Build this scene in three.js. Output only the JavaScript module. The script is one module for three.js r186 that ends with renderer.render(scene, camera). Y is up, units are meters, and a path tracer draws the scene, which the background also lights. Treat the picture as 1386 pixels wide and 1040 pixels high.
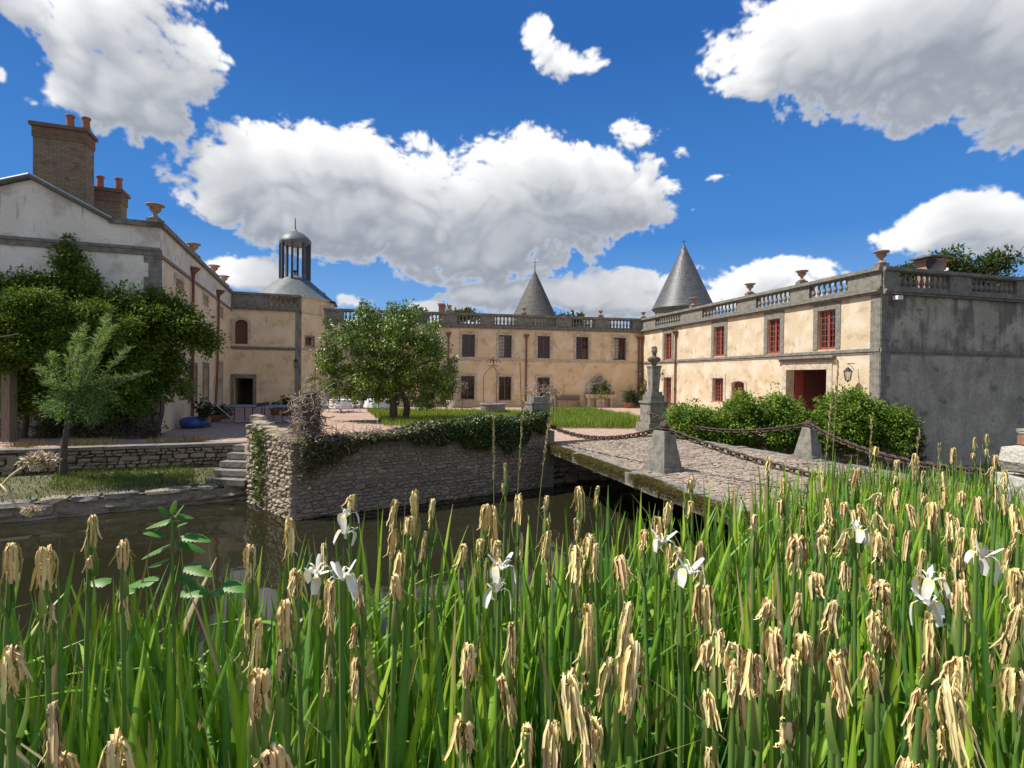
import * as THREE from 'three';
import { MarchingCubes } from 'three/addons/objects/MarchingCubes.js';

// ---------------------------------------------------------------- camera, sky, sun, exposure
const scene = new THREE.Scene();
const F = 720, EYE = 2.1;                       // focal length in photo pixels (1386 x 1040), eye height above the courtyard
const camera = new THREE.PerspectiveCamera(2 * Math.atan(520 / F) * 180 / Math.PI, 1386 / 1040, 0.05, 4000);
camera.position.set(0, EYE, 0);
camera.rotation.order = 'YXZ';
camera.rotation.set(-0.0101, 0, 0.012);
camera.updateMatrixWorld(true);
const renderer = new THREE.WebGLRenderer({ antialias: true });
renderer.setSize(1024, 768);
renderer.toneMapping = THREE.LinearToneMapping;
renderer.toneMappingExposure = 1.28;
renderer.shadowMap.enabled = true;

const SUN = new THREE.Vector3(-0.995 * 0.56, 0.83, 0.07 * 0.56).normalize();
const sun = new THREE.DirectionalLight(new THREE.Color(1, 0.95, 0.86), 4.9);
sun.position.copy(SUN).multiplyScalar(80).add(new THREE.Vector3(0, 0, -22));
sun.target.position.set(0, 0, -22);
sun.castShadow = true;
sun.shadow.mapSize.set(4096, 4096);
sun.shadow.radius = 1;
Object.assign(sun.shadow.camera, { left: -40, right: 40, top: 40, bottom: -40, near: 1, far: 200 });
scene.add(sun, sun.target);

// seeded randomness and noise
function rng(seed) { let a = seed >>> 0; return () => { a |= 0; a = a + 0x6D2B79F5 | 0; let t = Math.imul(a ^ a >>> 15, 1 | a); t = t + Math.imul(t ^ t >>> 7, 61 | t) ^ t; return ((t ^ t >>> 14) >>> 0) / 4294967296; }; }
const { clamp, smoothstep, lerp } = THREE.MathUtils;
const PERM = new Uint8Array(512);
{ const r = rng(77), p = Array.from({ length: 256 }, (_, i) => i); for (let i = 255; i > 0; i--) { const j = Math.floor(r() * (i + 1)); [p[i], p[j]] = [p[j], p[i]]; } for (let i = 0; i < 512; i++) PERM[i] = p[i & 255]; }
function grad(h, x, y, z) { h &= 15; const u = h < 8 ? x : y, v = h < 4 ? y : (h === 12 || h === 14 ? x : z); return ((h & 1) ? -u : u) + ((h & 2) ? -v : v); }
const fade = t => t * t * t * (t * (t * 6 - 15) + 10);
function perlin(x, y, z, px = 256, py = 256) {          // gradient noise in -1..1, may repeat every px, py
  let X = Math.floor(x), Y = Math.floor(y), Z = Math.floor(z); x -= X; y -= Y; z -= Z;
  const X0 = ((X % px) + px) % px & 255, X1 = (((X + 1) % px) + px) % px & 255, Y0 = ((Y % py) + py) % py & 255, Y1 = (((Y + 1) % py) + py) % py & 255; Z &= 255;
  const u = fade(x), v = fade(y), w = fade(z);
  const A = PERM[X0] + Y0, B = PERM[X1] + Y0, A1 = PERM[X0] + Y1, B1 = PERM[X1] + Y1;
  const AA = PERM[A & 255] + Z, BA = PERM[B & 255] + Z, AB = PERM[A1 & 255] + Z, BB = PERM[B1 & 255] + Z;
  const a0 = grad(PERM[AA & 255], x, y, z), b0 = grad(PERM[BA & 255], x - 1, y, z), c0 = grad(PERM[AB & 255], x, y - 1, z), d0 = grad(PERM[BB & 255], x - 1, y - 1, z);
  const p0 = a0 + (b0 - a0) * u, q0 = c0 + (d0 - c0) * u, r0 = p0 + (q0 - p0) * v; if (z === 0) return r0;
  const a1 = grad(PERM[AA + 1 & 255], x, y, z - 1), b1 = grad(PERM[BA + 1 & 255], x - 1, y, z - 1), c1 = grad(PERM[AB + 1 & 255], x, y - 1, z - 1), d1 = grad(PERM[BB + 1 & 255], x - 1, y - 1, z - 1);
  const p1 = a1 + (b1 - a1) * u, q1 = c1 + (d1 - c1) * u, r1 = p1 + (q1 - p1) * v;
  return r0 + (r1 - r0) * w;
}
function fbm(x, y, z, o, px, py) { let s = 0, a = 0.5, f = 1; for (let i = 0; i < o; i++) { s += a * perlin(x * f, y * f, Math.round(z) + i * 7, (px || 256) * f, (py || 256) * f); a *= 0.5; f *= 2; } return s; }

// from a pixel of the photograph to places
function ray(px, py) { return new THREE.Vector3((px - 693) / F, -(py - 520) / F, -1).applyQuaternion(camera.quaternion); }
function gnd(px, py, y = 0) { const d = ray(px, py), t = (y - EYE) / d.y; return new THREE.Vector3(d.x * t, y, d.z * t); }
function dep(px, py, Z) { const d = ray(px, py), t = Z / -d.z; return new THREE.Vector3(d.x * t, EYE + d.y * t, -Z); }
const V = (x, y, z) => new THREE.Vector3(x, y, z);

// ---------------------------------------------------------------- the sky: blue air and cumulus clouds
{
  const SW = 4096, SH = 2048, HH = SH / 2, D = new Float32Array(SW * HH), B = new Float32Array(SW * HH);
  const blobs = [];   // direction, half sizes in radians, weight
  const cl = (px, py, rx, ry, w = 1) => { const d = ray(px, py).normalize(), c = Math.max(0.5, Math.hypot(1, (px - 693) / F, (py - 520) / F)); blobs.push([d, rx / F / c / c * (1 + 0.25 * (c - 1)) * 1.12, ry / F / c * 1.05, w]); };
  // upper left
  cl(150, 40, 130, 75, 1.4); cl(220, 90, 92, 66, 1.3); cl(80, 20, 80, 50, 1.2); cl(150, 130, 95, 46, 1.2); cl(200, 160, 62, 30, 1); cl(270, 78, 48, 38, 1); cl(110, 100, 62, 46, 1); cl(135, 172, 24, 14, .6); cl(182, 184, 22, 20, .6); cl(195, -30, 120, 50, 1); cl(40, 137, 12, 8, .6); cl(2, 103, 9, 10, .6);
  // great centre cloud
  cl(420, 262, 150, 88, 1.2); cl(540, 275, 170, 92, 1.2); cl(680, 285, 150, 92, 1.2); cl(790, 262, 120, 70, 1.1); cl(330, 262, 80, 60, .9); cl(272, 276, 48, 26, .7); cl(425, 200, 70, 36, .9); cl(500, 318, 170, 44, 1); cl(640, 345, 120, 40, 1); cl(760, 225, 70, 45, .9); cl(860, 175, 42, 34, .85); cl(845, 200, 40, 30, .7); cl(650, 205, 60, 32, .8); cl(870, 285, 58, 38, .8); cl(590, 372, 60, 22, .8); cl(700, 330, 110, 50, 1); cl(900, 250, 30, 16, .6);
  // right, very large
  cl(1090, 70, 130, 62, 1.1); cl(1200, 60, 150, 80, 1.2); cl(1330, 70, 140, 90, 1.2); cl(1010, 90, 80, 46, .8); cl(1060, 20, 80, 40, .9); cl(1150, 130, 110, 40, .9); cl(1290, 130, 120, 46, 1); cl(1420, 90, 100, 80, 1); cl(1160, 155, 40, 20, .7); cl(1250, -20, 160, 50, 1.1); cl(955, 45, 12, 10, .45);
  // small ones
  cl(722, 48, 26, 24, .62); cl(745, 78, 32, 26, .8); cl(790, 84, 38, 22, .75); cl(762, 100, 24, 18, .6); cl(925, 207, 18, 13, .5); cl(971, 240, 22, 10, .5); cl(937, 284, 9, 6, .5);
  // low row over the roofs
  cl(330, 374, 62, 26, 1); cl(352, 362, 34, 18, .8); cl(490, 409, 38, 13, .9); cl(585, 418, 36, 12, .8); cl(680, 402, 80, 28, 1); cl(790, 396, 110, 36, 1.1); cl(860, 372, 40, 18, .8); cl(850, 412, 80, 26, 1); cl(910, 390, 40, 26, .8); cl(940, 360, 20, 18, .6); cl(1035, 384, 95, 30, 1.1); cl(1080, 362, 60, 18, .9); cl(990, 395, 50, 24, .9);
  cl(1265, 315, 85, 40, 1.1); cl(1310, 290, 60, 32, 1); cl(1370, 320, 80, 46, 1.1); cl(1440, 330, 90, 50, 1.1); cl(1200, 330, 34, 22, .7); cl(700, 440, 240, 16, .8); cl(1100, 410, 200, 16, .8);
  // the same kind of sky all round, outside the picture
  const r = rng(5);
  for (let k = 0; k < 46; k++) {
    const az = 0.95 + r() * (2 * Math.PI - 1.9), el = 0.1 + 0.85 * r() * r() + (k % 6 === 0 ? 0.3 : 0), s = 0.09 + 0.16 * r();
    for (let j = 0; j < 9; j++) {
      const a = az + (r() - 0.5) * s * 2.6, e = el + (r() - 0.4) * s * 0.9, ce = Math.cos(e);
      blobs.push([V(Math.sin(a) * ce, Math.sin(e), -Math.cos(a) * ce), s * (0.4 + 0.6 * r()), s * (0.25 + 0.4 * r()), 0.8 + 0.4 * r()]);
    }
  }
  for (const [d, rx, ry, w] of blobs) {
    const el = Math.asin(d.y), u0 = Math.atan2(d.z, d.x) / (2 * Math.PI) + 0.5, du = 1.25 * rx / Math.cos(Math.min(1.45, Math.abs(el) + ry)) / (2 * Math.PI), v0 = el / Math.PI, dv = 1.25 * ry / Math.PI;
    const right = V(-d.z, 0, d.x).normalize(), up = V().crossVectors(right, d).multiplyScalar(1);
    if (up.y < 0) up.negate();
    const i0 = Math.floor((u0 - du) * SW), i1 = Math.ceil((u0 + du) * SW), j0 = Math.max(0, Math.floor((v0 - dv) * SH)), j1 = Math.min(HH - 1, Math.ceil((v0 + dv) * SH));
    for (let j = j0; j <= j1; j++) {
      const e = (j + 0.5) / SH * Math.PI, ce = Math.cos(e), se = Math.sin(e);
      for (let i = i0; i <= Math.min(i1, i0 + SW - 1); i++) {
        const a = ((i + 0.5) / SW - 0.5) * 2 * Math.PI, x = ce * Math.cos(a), z = ce * Math.sin(a);
        if (x * d.x + se * d.y + z * d.z < 0) continue;
        const p = (x * right.x + z * right.z) / rx, q = (x * up.x + se * up.y + z * up.z) / ry, s = 1.35 - p * p - q * q * (q < 0 ? 1.25 : 1);
        if (s > 0) { const at = j * SW + ((i % SW) + SW) % SW; D[at] = Math.max(D[at], s * w) + 0.16 * Math.min(D[at], s * w); }
      }
    }
  }
  for (let j = 0; j < HH; j++) {
    const e = (j + 0.5) / SH * Math.PI, ce = Math.cos(e), y = Math.sin(e);
    for (let i = 0; i < SW; i++) {
      const at = j * SW + i; if (D[at] <= 0) { D[at] = -1; continue; }
      const a = ((i + 0.5) / SW - 0.5) * 2 * Math.PI, x = ce * Math.cos(a), z = ce * Math.sin(a);
      const wx = 0.03 * perlin(x * 11, y * 11, z * 11), wy = 0.03 * perlin(x * 11 + 9, y * 11, z * 11);
      const X = x + wx, Y = y * 1.25 + wy, Z = z;
      let n = 0.75 * perlin(X * 6.3, Y * 6.3, Z * 6.3), am = 0.95, f = 12;
      let nl = n;
      for (let o = 0; o < 6; o++) { const p = perlin(X * f + o * 3.1, Y * f, Z * f); n += am * (o < 3 ? (Math.abs(p) - 0.22) * 1.3 : p * 0.9); if (o < 2) nl = n; am *= o < 2 ? 0.6 : 0.7; f *= 2.05; }
      B[at] = Math.min(D[at], 1.6) - 0.48 + 0.5 * nl;
      D[at] = Math.min(D[at], 1.5) - 0.57 + 0.9 * n;
    }
  }
  const data = new Float32Array(SW * SH * 4), lin = (r_, g_, b_) => [r_, g_, b_].map(c => Math.pow(c / 255, 2.2));
  const top = lin(48, 95, 162), mid = lin(69, 124, 191), low = lin(136, 178, 216);
  const steps = [3, 7, 13, 22, 36, 56, 84, 120], wt = [.3, .4, .5, .6, .7, .8, .8, .7];
  for (let j = 0; j < SH; j++) for (let i = 0; i < SW; i++) {
    const o = (j * SW + i) * 4, e = (j + 0.5 - HH) / SH * Math.PI;
    if (j < HH) { data[o] = 0.1; data[o + 1] = 0.12; data[o + 2] = 0.09; data[o + 3] = 1; continue; }
    const t = clamp(e / 0.55, 0, 1), c = [0, 1, 2].map(k => t < 0.45 ? lerp(low[k], mid[k], t / 0.45) : lerp(mid[k], top[k], (t - 0.45) / 0.55));
    const J = j - HH, d = D[J * SW + i];
    if (d > -0.06) {
      const a = Math.pow(smoothstep(d, -0.06, 0.34), 0.9), st = 1 / Math.max(0.35, Math.cos(e));
      let occ = 0, bump = 0, deep = 0;
      for (let k = 0; k < steps.length; k++) {
        const jj = Math.min(HH - 1, J + Math.round(steps[k] * 0.9)), ii = (i - Math.round(steps[k] * 0.4 * st) + SW) % SW, q = jj * SW + ii;
        occ += wt[k] * Math.max(0, D[q]); deep += wt[k] * Math.max(0, B[q]);
        if (k > 0 && k < 6) bump += (B[J * SW + i] - B[q]) * [0, .4, .6, .8, .8, .5][k] + (d - D[q]) * [0, .22, .2, .14, .08, 0][k];
      }
      let L = 0.06 + 0.94 * Math.exp(-occ * 0.13 - Math.max(0, deep - 0.9) * 0.42);
      L = clamp(L + 0.34 * clamp(bump, -1, 1) * (0.35 + 0.65 * L), 0, 1.1);
      L = Math.max(L, 0.92 * Math.exp(-Math.max(0, d) * 4.2));
      const g = [0.25, 0.28, 0.335], wh = [0.75, 0.755, 0.76];
      for (let k = 0; k < 3; k++) c[k] = lerp(c[k], lerp(g[k], wh[k], L), a * (0.9 + 0.1 * a));
    }
    data[o] = c[0]; data[o + 1] = c[1]; data[o + 2] = c[2]; data[o + 3] = 1;
  }
  const t = new THREE.DataTexture(data, SW, SH, THREE.RGBAFormat, THREE.FloatType);
  t.mapping = THREE.EquirectangularReflectionMapping; t.magFilter = THREE.LinearFilter; t.needsUpdate = true;
  scene.background = t; scene.environment = t;
}
// ---------------------------------------------------------------- textures (colour, grain and wear; two plasters also compensate for sun and shade)
function tex(n, fn, srgb = true, rep = 1) {            // fn(u, v) -> linear rgb in 0..1, tiling
  const d = new Uint8Array(n * n * 4);
  for (let j = 0; j < n; j++) for (let i = 0; i < n; i++) {
    const c = fn((i + 0.5) / n, (j + 0.5) / n), o = (j * n + i) * 4;
    for (let k = 0; k < 3; k++) d[o + k] = Math.round(255 * (srgb ? Math.pow(clamp(c[k], 0, 1), 1 / 2.2) : clamp(c[k], 0, 1)));
    d[o + 3] = 255;
  }
  const t = new THREE.DataTexture(d, n, n, THREE.RGBAFormat);
  t.wrapS = t.wrapT = THREE.RepeatWrapping; t.magFilter = THREE.LinearFilter; t.minFilter = THREE.LinearMipmapLinearFilter; t.generateMipmaps = true;
  if (srgb) t.colorSpace = THREE.SRGBColorSpace;
  t.repeat.set(rep, rep); t.needsUpdate = true; return t;
}
const N = (u, v, f, o = 4, z = 0) => fbm(u * f, v * f, z, o, f, f);          // tiling noise, about -.6..+.6
const N2 = (u, v, fu, fv, o = 4, z = 0) => fbm(u * fu, v * fv, z, o, fu, fv);
const mix3 = (a, b, t) => [lerp(a[0], b[0], t), lerp(a[1], b[1], t), lerp(a[2], b[2], t)];
const mul3 = (a, s) => [a[0] * s, a[1] * s, a[2] * s];
function mat(o) { const m = (o.transmission || o.clearcoat || o.sheen || o.ior) ? new THREE.MeshPhysicalMaterial(o) : new THREE.MeshStandardMaterial(o); m.side = THREE.DoubleSide; return m; }
const C = (r, g, b) => new THREE.Color().setRGB(r, g, b);

const bumpFine = tex(512, (u, v) => { const g = 0.5 + 0.5 * N(u, v, 24, 5, 3) + 0.18 * N(u, v, 6, 3, 9); return [g, g, g]; }, false, 0.5);
const bumpCoarse = tex(512, (u, v) => { const g = 0.5 + 0.6 * N(u, v, 9, 6, 5); return [g, g, g]; }, false, 0.7);
// lime plaster: mottled wash, patches where the coat is paler, thin rain runs, pitting
const plasterTex = (base, pale, dark, z, rep, runs = 0.25) => tex(512, (u, v) => {
  let c = mix3(base, pale, smoothstep(N(u, v, 5, 5, z), -0.12, 0.3));
  c = mix3(c, dark, 0.75 * smoothstep(N(u, v, 7, 6, z + 20), 0.06, 0.34)); c = mix3(c, mul3(dark, .6), .45 * (1 - smoothstep(Math.abs(N(u, v, 6, 5, z + 70)), 0.0, 0.012)) * smoothstep(N(u, v, 3, 2, z + 80), .05, .2));
  c = mix3(c, mul3(dark, 0.7), runs * smoothstep(N2(u, v, 40, 5, 4, z + 40), 0.14, 0.42) * smoothstep(N(u, v, 4, 3, z + 50), -0.05, 0.2));
  return mul3(c, 1 + 0.16 * N(u, v, 70, 3, z + 60));
}, true, rep);
const M = {};
M.plasterLitLowered = mat({ map: plasterTex([.62, .505, .35], [.69, .605, .47], [.47, .355, .235], 1, .23, .5), bumpMap: bumpFine, bumpScale: .012, roughness: .95 });  // same plaster as the court fronts, colour lowered to offset the direct sun
M.plasterShadeRaised = mat({ map: plasterTex([.74, .575, .355], [.80, .665, .475], [.53, .39, .23], 2, .19, .5), bumpMap: bumpFine, bumpScale: .01, roughness: .95 });  // same plaster again, colour raised to brighten the fronts standing in shade
M.plasterFrieze = mat({ map: plasterTex([.68, .62, .52], [.76, .72, .64], [.45, .41, .35], 4, .2, .6), bumpMap: bumpFine, bumpScale: .01, roughness: .95 });
M.plasterGable = mat({ map: plasterTex([.76, .72, .64], [.83, .80, .73], [.50, .46, .40], 5, .17, .8), bumpMap: bumpFine, bumpScale: .012, roughness: .95 });
// the black-stained end wall: algae film in ragged patches and runs over grey render
const stainRaw = (u, v, lo) => {
  const g = 0.9 + 0.35 * N(u, v, 50, 3, 8);
  let c = mix3([.42, .38, .31], [.54, .49, .40], smoothstep(N(u, v, 6, 5, 11), -0.2, 0.3));
  const runs = N2(u, v, 22, 4, 5, 31), patch = N(u, v, 5, 6, 33);
  c = mix3(c, [.10, .096, .08], lo * smoothstep(patch * 0.9 + runs * 0.6, -0.16, 0.26));
  c = mix3(c, [.09, .09, .07], 0.5 * smoothstep(N(u, v, 14, 5, 37), 0.2, 0.4));
  return mul3(c, g);
};
M.stainUpper = mat({ map: tex(640, (u, v) => stainRaw(u, v, 0.72), true, .16), bumpMap: bumpFine, bumpScale: .012, roughness: .95 });
M.stainLower = mat({ map: tex(640, (u, v) => stainRaw(u + .37, v + .2, 0.26), true, .13), bumpMap: bumpFine, bumpScale: .012, roughness: .95 });
// weathered limestone with lichen spots and black crust
const stoneTex = (base, crust, lich, amount, z, rep, n = 256) => tex(n, (u, v) => {
  let c = mix3(base, mul3(base, 0.72), smoothstep(N(u, v, 6, 5, z), -0.1, 0.3));
  c = mix3(c, crust, amount * .85 * smoothstep(N(u, v, 5, 6, z + 10) + .5 * N(u, v, 19, 4, z + 15), -.12, 0.55));
  c = mix3(c, lich, 0.5 * smoothstep(N(u, v, 26, 4, z + 20) + .3 * N(u, v, 5, 2, z + 25), 0.2, 0.42));
  return mul3(c, 1 + 0.35 * N(u, v, 60, 3, z + 30));
}, true, rep);
M.stone = mat({ map: stoneTex([.25, .233, .198], [.065, .062, .053], [.40, .385, .32], .85, 2, .8, 512), bumpMap: bumpCoarse, bumpScale: .012, roughness: .95 });
M.stonePale = mat({ map: stoneTex([.60, .52, .40], [.22, .19, .14], [.68, .63, .52], .5, 3, .7), bumpMap: bumpCoarse, bumpScale: .008, roughness: .95 });
M.stoneLichen = mat({ map: stoneTex([.55, .52, .45], [.16, .15, .12], [.72, .68, .42], .6, 6, 2.6), bumpMap: bumpCoarse, bumpScale: .02, roughness: .95 });
M.terracotta = mat({ map: stoneTex([.37, .16, .095], [.17, .085, .06], [.46, .29, .2], .6, 7, 1.5), roughness: .9 });
M.urn = mat({ map: stoneTex([.42, .27, .2], [.1, .085, .07], [.55, .45, .36], .75, 8, 2), roughness: .9 });
// rubble stones in five tones and their lime mortar
M.rubble = [[.40, .335, .245], [.34, .285, .215], [.45, .375, .27], [.28, .24, .185], [.41, .295, .195]].map((b, i) => mat({ map: stoneTex(b, mul3(b, .35), [.5, .48, .38], .55, 20 + i, 2.2), bumpMap: bumpCoarse, bumpScale: .02, roughness: 1 }));
M.mortar = mat({ map: stoneTex([.33, .29, .225], [.14, .125, .1], [.4, .37, .3], .5, 26, 1.5), bumpMap: bumpCoarse, bumpScale: .03, roughness: 1 });
M.sett = [[.43, .345, .255], [.385, .305, .225], [.47, .38, .29], [.34, .265, .2]].map((b, i) => mat({ map: stoneTex(b, mul3(b, .68), [.6, .53, .42], .5, 40 + i, 2.5), bumpMap: bumpCoarse, bumpScale: .01, roughness: 1 }));
// brick paving seen flat and far: joints only 1 pixel wide in the picture
const brickTex = (b1, b2, mort, cols, rows, z, rep, jw = .07) => tex(512, (u, v) => {
  const y = v * rows, r = Math.floor(y), x = u * cols + (r % 2) * 0.5, q = ((Math.floor(x) % cols) + cols) % cols, fx = x - Math.floor(x), fy = y - r;
  const h = perlin(q * 3.7 + .3, r * 5.1 + .2, z + .5), edge = Math.min(Math.min(fx, 1 - fx) * rows / cols * 1.0 * (cols / rows) * 2, Math.min(fy, 1 - fy));
  let c = mix3(b1, b2, clamp(0.5 + h, 0, 1));
  c = mix3(mort, c, smoothstep(edge + 0.03 * N(u, v, 60, 3, z), jw * .5, jw * 1.6));
  c = mix3(c, mul3(c, .55), smoothstep(N(u, v, 7, 5, z + 9), 0.08, 0.32) * .6);
  return mul3(c, 1 + 0.3 * N(u, v, 80, 2, z + 3));
}, true, rep);
M.paving = mat({ map: brickTex([.40, .245, .175], [.50, .335, .25], [.33, .27, .21], 12, 24, 5, .42), bumpMap: bumpFine, bumpScale: .01, roughness: .95 });
M.chimneyBrick = mat({ map: brickTex([.23, .165, .10], [.31, .235, .15], [.18, .145, .105], 8, 24, 6, .55, .12), bumpMap: bumpCoarse, bumpScale: .02, roughness: 1 });
M.redBrick = mat({ map: brickTex([.36, .15, .09], [.46, .22, .13], [.34, .26, .2], 6, 18, 7, .7, .12), bumpMap: bumpCoarse, bumpScale: .015, roughness: 1 });
M.capBrick = mat({ map: brickTex([.19, .105, .066], [.26, .15, .098], [.16, .12, .09], 6, 18, 8, .7, .12), bumpMap: bumpCoarse, bumpScale: .015, roughness: 1 });
M.slate = mat({ map: brickTex([.07, .072, .078], [.12, .121, .127], [.04, .04, .042], 10, 16, 9, .42, .06), bumpMap: bumpFine, bumpScale: .01, roughness: .5, metalness: 0 });
M.slateOld = mat({ map: brickTex([.085, .08, .072], [.135, .126, .108], [.05, .046, .042], 10, 16, 10, .42, .06), bumpMap: bumpFine, bumpScale: .01, roughness: .75 });
M.lead = mat({ map: tex(256, (u, v) => mul3([.135, .15, .15], 1 + .5 * N(u, v, 8, 4, 3)), true, .5), roughness: .55, metalness: .2 });
M.post = mat({ color: C(.06, .063, .075), roughness: .6 });
M.rust = mat({ map: tex(256, (u, v) => mix3([.16, .07, .045], [.27, .13, .075], .5 + N(u, v, 8, 5, 3) * 1.5), true, 2), roughness: .85, metalness: .2 });
M.iron = mat({ map: tex(256, (u, v) => mix3([.05, .042, .036], [.19, .11, .065], smoothstep(N(u, v, 8, 5, 5), -.1, .35)), true, 3), roughness: .8, metalness: .3 });
M.bronze = mat({ map: stoneTex([.15, .12, .085], [.06, .052, .04], [.24, .21, .16], .6, 61, 3), roughness: .7 });
M.dish = mat({ color: C(.035, .035, .04), roughness: .9 });
M.black = mat({ color: C(.02, .02, .022), roughness: .6 });
M.redWood = mat({ map: tex(256, (u, v) => mix3([.27, .05, .04], [.35, .085, .062], .5 + N2(u, v, 24, 3, 4, 2) * 1.6), true, 1), roughness: .55 });
M.darkWood = mat({ map: tex(256, (u, v) => mix3([.13, .045, .036], [.19, .075, .058], .5 + N2(u, v, 24, 3, 4, 4) * 1.6), true, 1), roughness: .6 });
M.oldWood = mat({ map: tex(256, (u, v) => mix3([.16, .12, .085], [.27, .215, .16], .5 + N2(u, v, 30, 3, 4, 6) * 1.6), true, 1), roughness: .9 });
M.blueDoor = mat({ color: C(.22, .26, .29), roughness: .7 });
M.glass = mat({ color: C(.93, .95, .95), transmission: 1, thickness: 0, roughness: .04, ior: 1.5 });
M.inside = mat({ color: C(.42, .37, .3), roughness: 1 });
M.curtain = mat({ color: C(.72, .71, .68), roughness: 1 });
M.white = mat({ color: C(.8, .8, .79), roughness: .5 });
M.cloth = mat({ color: C(.78, .79, .82), roughness: .9 });
M.blue = mat({ color: C(.03, .085, .3), roughness: .45 });
M.tableBlue = mat({ color: C(.09, .16, .30), roughness: .45 });
M.soil = mat({ map: tex(512, (u, v) => mul3(mix3([.1, .075, .05], [.16, .125, .085], .5 + N(u, v, 8, 5, 2)), 1 + .6 * N(u, v, 50, 2, 4)), true, .8), bumpMap: bumpCoarse, bumpScale: .04, roughness: 1 });
M.turf = mat({ map: tex(512, (u, v) => mul3(mix3([.09, .10, .035], [.16, .14, .07], .5 + 1.3 * N(u, v, 8, 5, 2)), 1 + .6 * N(u, v, 50, 2, 4)), true, .7), bumpMap: bumpCoarse, bumpScale: .05, roughness: 1 });
M.bark = mat({ map: tex(256, (u, v) => mul3(mix3([.06, .05, .04], [.13, .11, .09], .5 + 1.2 * N2(u, v, 16, 4, 4, 2)), 1), true, 1), bumpMap: bumpCoarse, bumpScale: .02, roughness: 1 });
M.twig = mat({ color: C(.36, .29, .21), roughness: 1 });
M.water = mat({ color: C(.020, .019, .010), roughness: .035, ior: 1.33, bumpMap: tex(512, (u, v) => { const g = .5 + .5 * N(u, v, 5, 3, 2); return [g, g, g]; }, false, .35), bumpScale: .004 });
const leafMat = (rough = .6, tr = .35) => mat({ vertexColors: true, transmission: tr, thickness: 0, roughness: rough, specularIntensity: .22, side: THREE.DoubleSide });
M.leaf = leafMat(.75, .42); M.leafGloss = leafMat(.38, .3); M.leafGloss.specularIntensity = .9; M.iris = leafMat(.42, .38); M.iris.specularIntensity = .6; M.petal = leafMat(.8, .25); M.dry = mat({ vertexColors: true, roughness: .9 });

// ---------------------------------------------------------------- geometry helpers
function metricUV(g) {                                  // uv in metres from the way each face points
  if (g.index) g = g.toNonIndexed();
  const p = g.attributes.position, uv = new Float32Array(p.count * 2), a = V(), b = V(), c = V();
  for (let i = 0; i < p.count; i += 3) {
    a.fromBufferAttribute(p, i); b.fromBufferAttribute(p, i + 1); c.fromBufferAttribute(p, i + 2);
    const n = V().subVectors(b, a).cross(V().subVectors(c, a)), x = Math.abs(n.x), y = Math.abs(n.y), z = Math.abs(n.z);
    [a, b, c].forEach((q, k) => { const o = (i + k) * 2; if (y >= x && y >= z) { uv[o] = q.x; uv[o + 1] = q.z; } else if (x >= z) { uv[o] = q.z; uv[o + 1] = q.y; } else { uv[o] = q.x; uv[o + 1] = q.y; } });
  }
  g.setAttribute('uv', new THREE.BufferAttribute(uv, 2)); return g;
}
function merge(list) {
  list = list.map(g => g.index ? g.toNonIndexed() : g);
  const n = list.reduce((s, g) => s + g.attributes.position.count, 0), P = new Float32Array(n * 3), Q = new Float32Array(n * 3);
  let o = 0;
  for (const g of list) { P.set(g.attributes.position.array.subarray(0, g.attributes.position.count * 3), o * 3); Q.set(g.attributes.normal.array.subarray(0, g.attributes.position.count * 3), o * 3); o += g.attributes.position.count; }
  const r = new THREE.BufferGeometry(); r.setAttribute('position', new THREE.BufferAttribute(P, 3)); r.setAttribute('normal', new THREE.BufferAttribute(Q, 3)); return r;
}
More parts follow.
